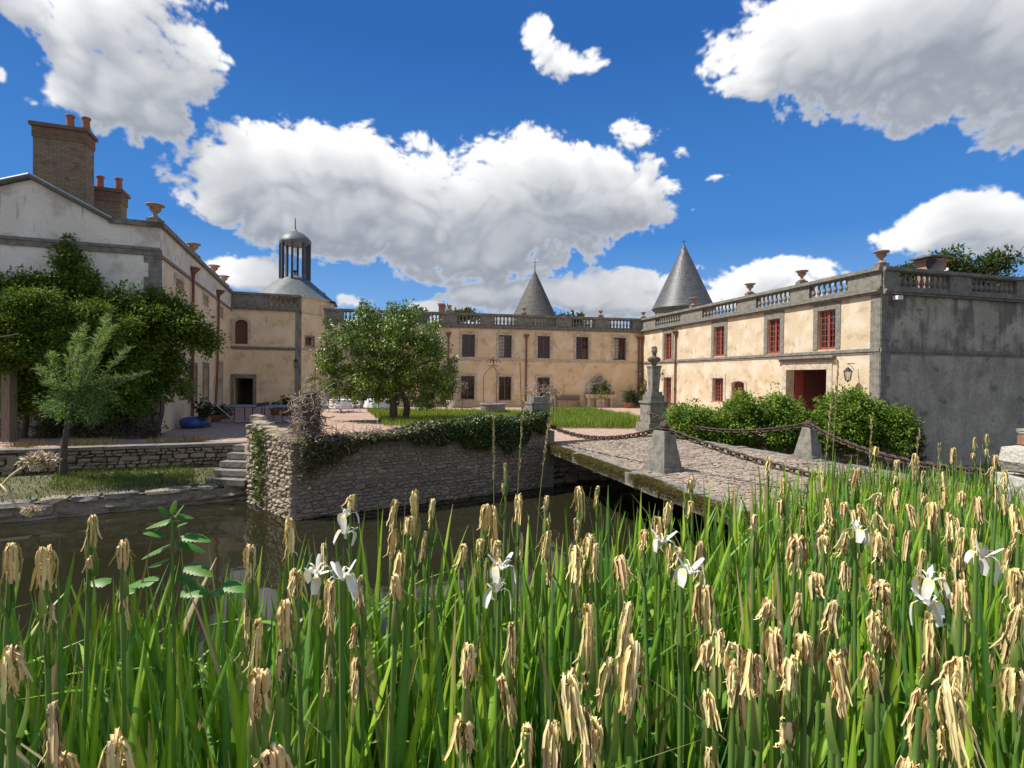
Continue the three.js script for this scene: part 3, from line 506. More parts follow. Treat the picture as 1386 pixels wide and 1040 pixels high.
  for (const k of [0, 1, 2]) part('back_slat', [G.box(-.95, .95, .54 + k * .13, .64 + k * .13, -.26, -.23)], M.oldWood, be);
  for (const x of [-.85, .85]) { part('leg', [G.box(x - .04, x + .04, 0, .9, -.3, -.262)], M.oldWood, be); part('leg', [G.box(x - .04, x + .04, 0, .42, .16, .22)], M.oldWood, be); }
  // open shrub pots by the corner
  function potted(name, label, pos, pr, ph, m, blobs, n, size, col, o, mat_ = M.leaf) { const t = thing(name, label, 'plant', pos); part('pot', [G.lathe([[0, 0], [pr * .7, 0], [pr * .95, ph * .85], [pr * 1.05, ph * .86], [pr * 1.05, ph], [pr * .85, ph], [pr * .8, ph * .85], [0, ph * .85]], 16)], m, t); part('foliage', foliage(blobs, n, size, col, 40 + Math.round(pos.x * 3), { clump: .2, ...o }), mat_, t, true); part('stem', [G.cyl(0, ph * .8, ph + .4, 0, .03, .02, 6)], M.bark, t); return t; }
  potted('potted_shrub', 'dark spiky evergreen shrub in a terracotta pot near the wall fountain', fr.world(fr.at(842, 556).x, 0, 1.1), .3, .4, M.terracotta, [[.25, .85, -.1, .75, .55, .4]], 1500, .22, greens([.015, .04, .015], [.04, .075, .025]), { aspect: .15, droop: 0 });
  potted('potted_climber', 'yellow green climbing plant in a pale pot at the inner corner', fr.world(fr.at(866, 560).x, 0, .9), .22, .4, M.stonePale, [[0, .7, 0, .35, .35, .3], [.1, 1.4, -.3, .3, .6, .25]], 1200, .13, greens([.08, .14, .03], [.3, .3, .06], .5), {});
  potted('potted_tree', 'small leafy tree in a white tub against the back wing', fr.world(fr.at(609, 550).x, 0, 1.0), .3, .5, M.white, [[0, 1.5, 0, .6, .9, .5]], 1300, .13, greens([.04, .09, .02], [.11, .16, .04]), {});
}
// slate roofed towers behind
function coneRoof(name, label, base, R, H, rows, m, o = {}) {
  const t = thing(name, label, 'tower', base);
  part('drum', [G.cyl(0, 0, o.eave, 0, R * .9, R * .9, 28)], M.stone, t);
  part('eave', [G.lathe([[R * .9, o.eave - .25], [R * .98, o.eave - .1], [R * 1.0, o.eave], [R * .6, o.eave + .02]], 28)], M.stone, t);
  const cone = sub('roof', t), r = rng(rows);
  for (let k = 0; k < rows; k++) {                    // slate courses, each lapping the one below
    const y0 = o.eave + H * k / rows - .01, y1 = o.eave + H * (k + 1) / rows + .03, r0 = R * (1 - k / rows) + .025, r1 = Math.max(.01, R * (1 - (k + 1) / rows) + .005), n = Math.max(8, Math.round(r0 * 2 * Math.PI / .24));
    const g = new THREE.CylinderGeometry(r1, r0, y1 - y0, n, 1, true, r() * 6); g.translate(0, (y0 + y1) / 2, 0);
    const q = g.toNonIndexed(), p = q.attributes.position; q.computeVertexNormals();
    part('slate_course', q, m, cone);
  }
  part('finial', [G.cyl(0, o.eave + H - .1, o.eave + H + (o.fin || 1), 0, .05, .015, 6), G.bar(V(-.22, o.eave + H + (o.fin || 1) * .6, 0), V(.22, o.eave + H + (o.fin || 1) * .6, 0), .02), ...(o.ball ? [G.lathe([[0, -.12], [.1, 0], [0, .12]], 8).translate(0, o.eave + H + .15, 0)] : [])], M.black, t);
  return t;
}
{
  const a = dep(724, 366, 47); const eave = 6.2, R = (a.y - eave) * .47;
  coneRoof('slate_tower', 'dull brown slate cone roof with iron weathervane behind the back wing', V(a.x, 0, a.z), R, a.y - eave, 34, M.slateOld, { eave, fin: 1.15 });
  const b = dep(926, 330, 47), e2 = dep(924, 419, 47).y;
  coneRoof('slate_tower', 'shiny grey slate cone roof on round tower behind the inner corner', V(b.x, 0, b.z), 2.66, b.y - e2, 44, M.slate, { eave: e2, fin: .35 });
}
// ---------------------------------------------------------------- right wing with its stained end wall
{
  const th = thing('right_wing', 'sunlit cream wing with red windows, grey balustrade and black stained end wall', 'building', pB);
  const fr = frameOf(pA, pB), fe = frameOf(pB, pE), top = 6.84, L = fr.len, wins = [], low = [];
  for (const [a, b, c, d] of [[900, 909, 452, 487], [967, 980.5, 443, 482], [1039.6, 1055.8, 433, 478.5], [1107.7, 1131, 421.5, 472.5]]) wins.push(hole(fr, a, b, c, d));
  for (const [a, b, c, d] of [[965, 979, 512, 545], [991, 1007.5, 516, 545]]) low.push(hole(fr, a, b, c, d));
  const gate = hole(fr, 1065, 1119, 501, 537); gate.y0 = .02; const door = hole(fr, 899, 909, 511, 540); door.y0 = .02; low[1].arch = .3;
  const sy = fr.at(1100, 476.5).y;
  fpart('wall', [wallShape(0, L - .46, 0, top - 1.1, [...wins, ...low, gate, door])], M.plasterLitLowered, th, fr);
  wins.forEach(h => makeWindow(th, fr, h, { stone: M.stone, wood: M.redWood, sw: .26, lintel: top - 1.1 - h.y1 - .02, recess: .13, proud: .03, bar: .075 }));
  low.forEach(h => makeWindow(th, fr, h, { stone: M.stonePale, wood: M.redWood, sw: .2, lintel: .25, recess: .2 }));
  makeWindow(th, fr, door, { name: 'door', stone: M.stonePale, wood: M.redWood, sw: .16, rows: 3, cols: 2 });
  const gg = makeWindow(th, fr, gate, { name: 'gateway', stone: M.stonePale, sw: .3, lintel: .35, open: true }), gw = (gate.x1 - gate.x0) / 2, gh = gate.y1 - gate.y0;
  part('hood', [G.box(-gw - .5, gw + .5, gh + .52, gh + .62, 0, .22), G.box(-gw - .4, gw + .4, gh + .42, gh + .52, 0, .14)], M.stone, gg);
  part('gate_leaf', [G.box(-gw + .02, -gw + .08, 0, gh, -.95, -.47)], M.redWood, gg); part('passage', [G.box(gw + .1, gw + .2, 0, gh + .3, -5.3, -.47), G.box(-gw - .2, -gw - .1, 0, gh + .3, -5.3, -.47), G.box(-gw - .1, gw + .1, gh + .2, gh + .3, -5.3, -.47)], M.darkWood, gg);
  for (let k = 0; k < 8; k++) part('rear_board', [G.box(-gw + k * gw / 4, -gw + (k + .96) * gw / 4, 0, gh + .2, -5.4, -5.34)], M.redWood, gg);
  stringCourse(th, fr, 0, L, sy, M.stone, .13);
  fpart('quoin', [G.box(L - .45, L, 0, top - 1.1, -.45, .025)], M.stone, th, fr);
  const bays = [[887.6, 922, 425], [951, 998, 415], [1024, 1070, 402], [1096, 1148, 385]].map(([a, b, y]) => [fr.at(a, y).x, fr.at(b, y).x]);
  balustrade(th, fr, 0, L, top, bays, { pitch: .32, panelProud: -.02 });
  drainpipe(th, fr, fr.at(916, 460).x, 5.5, .2, M.rust, .22); drainpipe(th, fr, fr.at(871, 460).x, 5.5, .2, M.rust, .2);
  for (const [px, py] of [[936, 405], [1012, 393], [1082, 378]]) urn(fr.world(fr.at(px, py).x, top, -.15), 'weathered terracotta urn on the sunlit wing balustrade', 'urns along the sunlit balustrade', 1);
  urn(fr.world(L - .2, top, -.2), 'weathered urn on the corner pedestal above the black stained wall', undefined, 1);
  // end wall
  fpart('end_wall', [G.box(.03, fe.len, sy - .05, top - 1.1, -.45, 0)], M.stainUpper, th, fe);
  fpart('end_wall', [G.box(.03, fe.len, -2.3, sy - .05, -.45, .01)], M.stainLower, th, fe);
  stringCourse(th, fe, -.02, fe.len, sy, M.stone, .14);
  fpart('corner_quoins', Array.from({ length: 12 }, (_, k) => G.box(.0, k % 2 ? .32 : .5, k * .48, k * .48 + .47, -.05, .03)), M.stone, th, fe);
  const eb = [[1216, 1285], [1314, 1375]].map(([a, b]) => [fe.at(a, 380).x, fe.at(b, 380).x]);
  const step = eb[1][0] - eb[0][0]; eb.push([eb[1][0] + step, eb[1][1] + step], [eb[1][0] + 2 * step, eb[1][1] + 2 * step]);
  balustrade(th, fe, .06, fe.len, top, eb, { pitch: .3 });
  fpart('roof', [G.box(0, L - .5, top - 1.35, top - 1.12, -9, -.46)], M.slateOld, th, fr);
  fpart('rear_wall', [G.box(0, L, 0, top - 1.1, -9.4, -9), G.box(0, .3, 0, top - 1.1, -9, -.46)], M.plasterLitLowered, th, fr);
  fpart('floor', [G.box(.4, L - .5, sy - .22, sy - .05, -9, -.47)], M.inside, th, fr);
  // chimney with satellite dish behind the end balustrade
  const cp = dep(1259, 386, 25.5), ch = thing('brick_chimney', 'broad red brick chimney under a stone slab behind the end balustrade', 'chimney', V(cp.x, 5.5, cp.z), fe.turn);
  const cw = .46; const ct = dep(1259, 350, 25.5).y - 5.5;
  part('shaft', [G.box(-cw, cw, 0, ct - .2, -.4, .4)], M.redBrick, ch); part('corbel', [G.box(-cw - .04, cw + .04, ct - .2, ct - .08, -.44, .44)], M.redBrick, ch);
  const sl = G.box(-cw - .16, cw + .1, ct - .02, ct + .05, -.55, .55); sl.rotateZ(.04); part('cap_slab', [sl], M.stone, ch);
  const di = thing('satellite_dish', 'dark satellite dish on a pole before the brick chimney', 'satellite dish', dep(1263, 363, 24.0), -.02);
  const ds = G.lathe([[0, 0], [.2, .02], [.36, .07], [.46, .14], [.47, .15]], 20); ds.rotateX(Math.PI / 2 - .4); ds.scale(.85, .95, .85); part('reflector', [ds], M.dish, di);
  part('arm', [G.bar(V(0, -.35, .1), V(.22, -.18, .55), .02), G.cyl(.22, -.22, -.1, .55, .05, .05, 8)], M.white, di); part('mast', [G.bar(V(0, -1.2, -.12), V(0, 0, -.12), .03)], M.black, di);
  // floodlight and cable on the end wall
  const lp = fe.at(1208, 407), fl = thing('floodlight', 'small white floodlight fixed high on the black stained wall', 'floodlight', fe.world(lp.x, lp.y, .02), fe.turn);
  part('housing', [G.box(-.13, .13, 0, .16, .1, .34)], M.white, fl); part('bracket', [G.bar(V(0, -.12, 0), V(0, .05, .2), .03), G.box(-.08, .08, -.2, -.05, 0, .05)], M.stone, fl);
  // lanterns on this wing
  const l1 = fr.at(1161, 494); lantern(fr.world(l1.x, l1.y, .5), fr.turn, 'iron hanging lantern on a bracket beside the gateway of the sunlit wing', 1);
  const l2 = fr.at(904, 502); lantern(fr.world(l2.x, l2.y, .42), fr.turn, 'iron lantern above the narrow door of the sunlit wing', .95);
  const l3 = fr.at(874, 503); lantern(fr.world(l3.x, l3.y, .42), fr.turn, 'iron lantern by the drainpipe at the inner corner', .9);
}
// ---------------------------------------------------------------- left wing
const LT = 7.4;                                          // top of its parapet
{
  const th = thing('left_wing', 'left wing with grey plaster gable, cream court front and tall brick chimney', 'building', pC);
  const fr = frameOf(pC, pD), gd = V().subVectors(pD, pC).setLength(1), gx = V(-gd.z, 0, gd.x).multiplyScalar(-1);   // gx runs left along the gable
  const far = pC.clone().addScaledVector(gx, 9.2), fg = frameOf(far, pC), L = fr.len, top = LT, GL = fg.len;
  const wins = [[237, 247, 376, 394], [296, 301, 414, 432], [275, 281, 398, 416]].map(a => hole(fr, ...a)), low = [[255, 265, 495, 545], [294, 300.5, 490, 547], [275, 281, 495, 545]].map(a => hole(fr, ...a));
  low[1].y0 = .02; const friez = fr.at(214, 344).y;
  fpart('wall', [wallShape(.46, L, 0, friez, [...wins, ...low])], M.plasterShadeRaised, th, fr);
  fpart('frieze', [G.box(.02, L, friez, top - .16, -.4, .02)], M.plasterFrieze, th, fr);
  fpart('cornice', [G.box(-.12, L, top - .16, top, -.4, .16), G.box(.0, L, friez - .08, friez + .03, -.1, .07)], M.stone, th, fr);
  wins.forEach(h => makeWindow(th, fr, h, { stone: M.stonePale, wood: M.darkWood, sw: .18, lintel: .18, rows: 3 }));
  low.forEach((h, i) => makeWindow(th, fr, h, i === 1 ? { name: 'door', stone: M.stonePale, wood: M.blueDoor, sw: .16, shutter: true } : { stone: M.stone, wood: M.darkWood, sw: .16 }));
  drainpipe(th, fr, fr.at(258, 368).x, fr.at(258, 362).y, .3, M.rust, .26); drainpipe(th, fr, fr.at(293, 398).x, fr.at(293, 393).y, .2, M.rust, .3, -.7);
  for (const [px, py, n] of [[267, 345], [294, 374], [307, 389]]) urn(fr.world(fr.at(px, py).x, top, -.15), 'weathered urn along the roof edge of the left wing', 'urns along the left roof edge', 1);
  urn(fr.world(.2, top, -.2), 'stone urn on the corner of the grey gable', undefined, 1.0);
  // gable
  const pk = fg.at(42, 243), lowE = fg.at(152, 302), ys = fg.at(100, 333).y, s = new THREE.Shape();
  const pts = [[0, 0], [GL, 0], [GL, top - .16], [lowE.x, lowE.y], [pk.x, pk.y], [pk.x - 6, pk.y - 1.9], [0, pk.y - 2.6]]; pts[5] = [Math.max(.0, pk.x - 4.2), pk.y - 1.7]; if (pts[5][0] <= 0.01) pts.splice(6, 1);
  pts.forEach(([x, y], i) => i ? s.lineTo(x, y) : s.moveTo(x, y));
  const ge = new THREE.ExtrudeGeometry(s, { depth: .45, bevelEnabled: false }); ge.translate(0, 0, -.45); fpart('gable_wall', [ge], M.plasterGable, th, fg);
  fpart('string_course', [G.box(0, GL - .02, ys - .13, ys + .13, -.05, .05), G.box(0, GL, ys + .05, ys + .15, -.05, .08)], M.stone, th, fg);
  fpart('quoin', Array.from({ length: 13 }, (_, k) => G.box(GL - (k % 2 ? .34 : .48), GL + .02, k * .5, k * .5 + .49, -.2, .03)), M.stone, th, fg);
  fpart('coping', [G.box(lowE.x - .1, GL + .14, top - .16, top + .02, -.5, .12)], M.stone, th, fg);
  // roof behind the gable: two pitches with zinc verge
  const pitch = (x0, y0, x1, y1) => { const q = new THREE.Shape([[x0, y0], [x1, y1], [x1, y1 + .12], [x0, y0 + .12]].map(p => new THREE.Vector2(...p))), g = new THREE.ExtrudeGeometry(q, { depth: 8, bevelEnabled: false }); g.translate(0, 0, -7.9); return g; };
  fpart('roof', [pitch(pk.x, pk.y + .02, lowE.x + .15, lowE.y - .02), pitch(pts[5][0], pts[5][1] + .02, pk.x, pk.y + .02)], M.slate, th, fg);
  const verge = (a, b) => { const g = G.bar(V(a.x, a.y + .1, .1), V(b.x, b.y + .1, .1), .09, 6); return g; };
  fpart('verge', [verge(pk, lowE), verge(V(pts[5][0], pts[5][1], 0), pk)], M.lead, th, fg);
  fpart('rear_wall', [G.box(0, GL - .5, 0, top - .3, -L, -L + .3), G.box(0, .3, 0, 6, -L + .3, -.46), G.box(.3, GL - .5, 6.2, 6.4, -L + .3, -.46)], M.plasterFrieze, th, fg);
  // chimneys rise through the roof: brick stack and clay pots are parts of the house
  function stack(px0, px1, pxs, topPy, Z, dpt, capRows, pots) {
    const a = dep(px0, 260, Z), b = dep(px1, 260, Z), yT = dep((px0 + px1) / 2, topPy, Z).y, g = sub('chimney', th), w = a.distanceTo(b); g.position.copy(a).sub(th.position); g.position.y = 0; g.rotation.y = fg.turn;
    part('shaft', [G.box(0, w, pk.y - 2.2, yT - .5, -dpt, 0)], M.chimneyBrick, g);
    part('cap', [G.box(-.03, w + .03, yT - .5, yT - .12, -dpt - .03, .03), G.box(-.1, w + .1, yT - .12, yT, -dpt - .1, .1)], M.capBrick, g);
    for (const t of pots) part('chimney_pot', [G.lathe([[.1, 0], [.13, .02], [.12, .2], [.11, .45], [.145, .47], [.145, .53], [.1, .53], [.09, .3]], 14).translate(w * t, yT, -dpt * .45)], M.terracotta, g);
  }
  stack(44, 103, 0, 165, 18.6, .75, 3, [.62, .93]); stack(117, 156, 0, 252, 20.6, .7, 2, [.3, .85]);
}
// ---------------------------------------------------------------- corner pavilion with lantern
{
  const th = thing('corner_pavilion', 'shaded ochre corner pavilion with arched window, balustrade and open roof lantern', 'building', pK);
  const fr = frameOf(pD, pK), fb = frameOf(pK, pJ), L = fr.len, top = LT;
  const ar = hole(fr, 310.5, 335, 432, 466, { arch: 1 }), door = hole(fr, 311.5, 342, 512, 552); door.y0 = .02; door.x0 = Math.max(door.x0, .22); ar.x0 = Math.max(ar.x0, .22); ar.arch = .8;
  const sm = hole(fb, 414, 424, 456, 468), sy = fr.at(370, 470).y;
  fpart('wall', [wallShape(0, L, 0, top - 1.1, [ar, door])], M.plasterShadeRaised, th, fr);
  fpart('bay_wall', [wallShape(.02, fb.len, 0, top - .1, [sm])], M.plasterShadeRaised, th, fb);
  makeWindow(th, fr, ar, { stone: M.stonePale, wood: M.darkWood, sw: .17, shutter: true, recess: .25 });
  fpart('hall', [G.box(door.x0 - .3, door.x1 + .3, .01, door.y1 + .3, -5.5, -5.4), G.box(door.x0 - .4, door.x0 - .3, .01, door.y1 + .3, -5.5, -.46), G.box(door.x1 + .3, door.x1 + .4, .01, door.y1 + .3, -5.5, -.46), G.box(door.x0 - .3, door.x1 + .3, door.y1 + .2, door.y1 + .3, -5.4, -.46), G.box(door.x0 - .3, door.x1 + .3, .01, .03, -5.4, -.46)], M.inside, th, fr);
  makeWindow(th, fr, door, { name: 'doorway', stone: M.stone, sw: .2, lintel: .26, open: true });
  makeWindow(th, fb, sm, { stone: M.stone, wood: M.darkWood, sw: .1, rows: 2, cols: 2, sill: true });
  stringCourse(th, fr, 0, L, sy, M.stone, .12); stringCourse(th, fb, .03, fb.len, sy, M.stonePale, .08);
  fpart('quoin', [G.box(L - .36, L, 0, top - 1.1, -.3, .03)], M.stone, th, fr);
  fpart('band', [G.box(.02, fb.len, top - 1.15, top - 1.05, -.1, .04), G.box(fb.len - .2, fb.len, 0, top - 1.15, -.1, .03), G.box(-.0, fb.len + .05, top - .1, top + .04, -.4, .1)], M.stonePale, th, fb);
  balustrade(th, fr, 0, L, top, [[fr.at(359, 410).x, fr.at(406, 410).x]], { mat: M.stone, pitch: .36, panelMat: M.stone });
  fpart('rear_wall', [G.box(-.3, L + .4, 0, top - 1.2, -6, -5.6), G.box(L - .4, L + .2, 0, top - 1.2, -5.6, -3.2), G.box(-.3, L, top - 1.35, top - 1.15, -5.6, -.46), G.box(-.3, .2, 0, top - 1.4, -5.6, -.46)], M.plasterShadeRaised, th, fr);
  // low octagonal hipped roof and the lantern
  const c = dep(399, 380, 38.2), g = sub('roof', th); g.position.copy(V(c.x, 0, c.z)).sub(th.position); const rr = 3.0, y0 = top - .02, y1 = c.y + .06;
  const hip = new THREE.CylinderGeometry(1.02, rr, y1 - y0, 8, 1, true); hip.rotateY(Math.PI / 8 + .25); hip.translate(0, (y0 + y1) / 2, 0); part('slates', hip.toNonIndexed().computeVertexNormals() || hip, M.lead, g);
  const ev = new THREE.CylinderGeometry(rr + .1, rr + .06, .12, 8); ev.rotateY(Math.PI / 8 + .25); ev.translate(0, y0 - .03, 0); part('eave', [ev], M.black, g);
  const la = sub('roof_lantern', th); la.position.copy(g.position); const yt = dep(399, 330, 38.2).y, yd = dep(399, 314, 38.2).y, R = .97;
  for (let k = 0; k < 8; k++) { const a = k * Math.PI / 4 + .2, q = G.box(-.065, .065, y1 - .35, yt, -.1, .1); q.rotateY(a); q.translate(R * Math.sin(a), 0, R * Math.cos(a)); part('column', [q], M.post, la); }
  const rg = new THREE.CylinderGeometry(R + .12, R + .12, .14, 8); rg.rotateY(.2); rg.translate(0, yt, 0); part('ring', [rg], M.lead, la);
  const dm = G.lathe([[R + .14, 0], [R + .1, .2], [R * .85, .48], [R * .5, .72], [.16, .84], [.1, .95], [.05, 1.0], [.03, 1.75], [0, 1.8]], 8); dm.rotateY(.2); dm.translate(0, yt + .05, 0); part('dome', [dm], M.lead, la);
  const hp = new THREE.ConeGeometry(.9, .5, 8, 1, true); hp.translate(0, y1 + .2, 0); part('bell_base', [hp], M.lead, la);
  part('bell', [G.lathe([[0, 0], [.06, .1], [.1, .22], [.2, .3]], 10).translate(0, y1 + .35, 0), G.cyl(0, y1 + .6, yt, 0, .02, .02, 6)], M.iron, la);
  const ch = thing('pavilion_chimney', 'short red chimney pot stack on the pavilion roof edge', 'chimney', dep(438, 408, 38.5)); part('stack', [G.box(-.28, .28, -.6, .22, -.3, .3)], M.stone, ch); part('chimney_pot', [G.cyl(-.02, .22, .62, 0, .17, .13, 12)], M.terracotta, ch);
  const l = fr.at(400.5, 484); lantern(fr.world(l.x, l.y, .4), fr.turn, 'iron lantern hanging on the pavilion corner', .95);
}
// ---------------------------------------------------------------- rampart with its parapet, retaining walls, quay, steps
const R_ = M.rubble, UPV = V(0, 1, 0);
{
  const o = V(F1.x, WATER, F1.z), th = thing('rampart_wall', 'rough rubble rampart with ivied parapet rising from the moat beside the bridge', 'stone wall', o);
  const yF = t => 0.5 + 0.05 * Math.sin(t * 9), yL = t => lerp(0.78, 0.52, t) + 0.04 * Math.sin(t * 14);
  const d1 = V().subVectors(F2, F1).setY(0), n1 = V(-d1.z, 0, d1.x).normalize().negate(), d0 = V().subVectors(F1, F0).setY(0), n0 = V(-d0.z, 0, d0.x).normalize().negate();
  // mortar core: front parapet, side parapet
  const core = (A, B, n, h, th_) => { const q = [A, B, B.clone().addScaledVector(n, -th_), A.clone().addScaledVector(n, -th_)].map(p => [p.x - o.x, p.z - o.z]); return G.prism(q, -1, h); };
  const s1 = n1.clone().multiplyScalar(n1.z > 0 ? 1 : -1), s0 = n0.clone().multiplyScalar(n0.z > 0 ? 1 : -1);
  const A1 = F1.clone().addScaledVector(s1, -.05), B1 = F2.clone().addScaledVector(s1, -.05), A0 = F0.clone().addScaledVector(s0, -.05), B0 = F1.clone().addScaledVector(s0, -.05);
  part('core', [core(A1, B1, s1, .5 - WATER - .06, .6), core(A0, B0, s0, .52 - WATER - .06, .62)], M.mortar, th);
  const shift = (p) => V(p.x, 0, p.z);
  const w = V(0, -WATER, 0), org = V(o.x, 0, o.z), holder = th;
  rubble(holder, org, shift(A1), shift(B1), -.2, t => yF(t) - WATER, { seed: 3, h: .092, d: .13, mats: [R_[1], R_[0], R_[3], R_[2], R_[4]], parts: 170, long: 1.1 });
  rubble(holder, org, shift(A0), shift(B0), -.2, t => yL(t) - WATER, { seed: 4, h: .098, d: .15, mats: [R_[2], R_[0], R_[4], R_[1]], parts: 130 });
  // flat top stones of the side parapet and the inner face
  const back = F0.clone().addScaledVector(s0, -.62), back1 = F1.clone().addScaledVector(s0, -.66);
  rubble(holder, org, shift(back1), shift(back), -WATER, t => yL(1 - t) - WATER, { seed: 6, h: .16, d: .12, mats: [R_[0], R_[2]], parts: 0 });
  const r = rng(12);
  for (let k = 0; k < 9; k++) { const t = k / 9 + .05, p = F0.clone().lerp(F1, t).addScaledVector(s0, -.33); const q = new THREE.Mesh(STONES[k % 7], R_[k % 5]); q.name = 'coping_stone'; q.position.set(p.x - o.x, yL(t) - WATER - .03, p.z - o.z); q.rotation.set(-Math.PI / 2, 0, r() * .6); q.scale.set(.42, .6, .14); th.add(q); }
  const lo = dep(349, 573, 15.4); single('loose_stone', (() => { const g = STONES[2].clone(); g.rotateX(-Math.PI / 2); g.scale(.42, .2, .3); g.translate(lo.x, .86, lo.z); return g; })(), R_[0], 'loose squared stone lying on the end of the rampart wall', 'stone', null, true);
  // retaining wall of the court over the lower terrace
  const t2 = thing('retaining_wall', 'rubble retaining wall between courtyard and lower terrace', 'stone wall', V(wallE.x, 0, wallE.z));
  const Lf = wallW.clone().add(V().subVectors(wallW, wallE).setLength(7)), E2 = wallE.clone().add(V(.6, 0, .05));
  rubble(t2, t2.position, Lf, E2, -1.25, t => -.04, { seed: 8, h: .115, d: .16, mats: [R_[1], R_[0], R_[3], R_[2], R_[4]], parts: 170, long: 1.2 });
  const dd = V().subVectors(E2, Lf), tn = Math.atan2(-dd.z, dd.x);
  const cop = []; const rr = rng(9); for (let x = 0; x < dd.length();) { const w_ = .7 + .6 * rr(), g = G.box(x, x + w_ - .015, -.05, .03 + .012 * rr(), -.3, .12); g.rotateY(tn); g.translate(Lf.x - wallE.x, 0, Lf.z - wallE.z); part('coping_slab', [g], M.stone, t2); x += w_; }
  // lower terrace, its quay edge and the steps
  const q0 = gnd(-330, 712, WATER + .42), q1 = gnd(336, 655.5, WATER + .42);
  const ter = [[q0.x, q0.z], [q1.x, q1.z], [q1.x + .6, q1.z - 1.2], [E2.x, E2.z - .1], [Lf.x, Lf.z]];
  struct('lower_terrace', (() => { const g = new THREE.BufferGeometry(), P = ter.map(([x, z], i) => [x, i < 3 ? WATER + .4 : WATER + .78, z]), q = []; for (const [a, b, c] of [[0, 1, 2], [0, 2, 3], [0, 3, 4]]) q.push(...P[a], ...P[b], ...P[c]); g.setAttribute('position', new THREE.Float32BufferAttribute(q, 3)); g.computeVertexNormals(); return g; })(), M.turf);
  const qd = V().subVectors(q1, q0), qt = thing('quay_edge', 'long stone quay edge along the lower terrace by the moat', 'quay', V(q1.x, WATER, q1.z), Math.atan2(-qd.z, qd.x)); const r3 = rng(21); { const tq = Math.atan2(-qd.z, qd.x), g = G.box(-qd.length(), 0, -.8, .36, -.5, .0); g.rotateY(tq); part('core', [g], M.mortar, qt); }
  qt.rotation.y = 0; rubble(qt, V(q1.x, WATER, q1.z).setY(0), q0, q1, -.4, t => .40, { seed: 22, h: .21, d: .2, mats: [R_[1], R_[0], R_[3]], parts: 70, long: 1.9 });
  { let x = 0; const tq = Math.atan2(-qd.z, qd.x); while (x < qd.length()) { const w_ = .5 + .8 * r3(), e = new THREE.Mesh(STONES[Math.floor(r3() * 7)], r3() < .6 ? M.stone : R_[1]); e.name = 'edge_stone'; const p = V(x + w_ / 2 - qd.length(), .41, -.2 - .04 * r3()).applyAxisAngle(UPV, tq); e.position.copy(p); e.quaternion.setFromAxisAngle(UPV, tq).multiply(new THREE.Quaternion().setFromAxisAngle(V(1, 0, 0), -Math.PI / 2)); e.scale.set(w_, .5 + .1 * r3(), .1 + .05 * r3()); qt.add(e); x += w_; } }
  const st = thing('stone_steps', 'five worn stone steps from the lower terrace up beside the rampart', 'steps', gnd(305, 657, WATER + .42).setY(WATER + .42), -.12);
  for (let k = 0; k < 5; k++) part('step', [G.box(-.55 + .02 * (k % 2), .62, k * .2 + .02, k * .2 + .17, -1.6, .1 - k * .3), G.box(-.52, .6, k * .2 - .03, k * .2 + .02, -1.6, .06 - k * .3)], M.stone, st);
  // pale stones lying on the terrace grass
  for (const [px, py, s] of [[183, 643, .24], [192, 638, .2], [200, 641, .28], [208, 644, .22], [216, 636, .3], [188, 646, .16], [224, 640, .2]]) { const p = gnd(px, py, WATER + .62), g = STONES[(px | 0) % 7].clone(); g.rotateX(-1.2); g.rotateY(px); g.scale(s * 1.5, s * .8, s); g.translate(p.x, p.y, p.z); single('field_stone', g, M.stonePale, 'pale loose stone in a small heap on the lower terrace grass', 'stone', 'loose pale stones on the terrace', true); }
  // retaining wall below the shrubs, right of the bridge
  const t3 = thing('moat_wall', 'rubble wall under the shrubs between bridge and stained wall', 'stone wall', V(6.2, 0, -20.6));
  rubble(t3, t3.position, V(6.0, 0, -20.45), V(14.7, 0, -19.7), -1.6, t => .02, { seed: 15, h: .17, d: .2, mats: [R_[1], R_[0], R_[3], R_[2], R_[4]], parts: 120, long: 1.2 });
  rubble(t3, t3.position, V(14.65, 0, -19.7), V(15.2, 0, -22.0), -1.6, t => .02, { seed: 16, h: .17, d: .2, mats: [R_[1], R_[0], R_[3], R_[2], R_[4]], parts: 0 });
  const t4 = thing('bridge_abutment', 'rubble abutment under the court end of the bridge', 'stone wall', V(F2.x, 0, F2.z));
  rubble(t4, t4.position, V(F2.x, 0, F2.z - .05), V(6.1, 0, -20.4), -1.6, t => -.32, { seed: 17, h: .2, d: .2, mats: [R_[1], R_[0], R_[3], R_[2], R_[4]], parts: 0 });
}
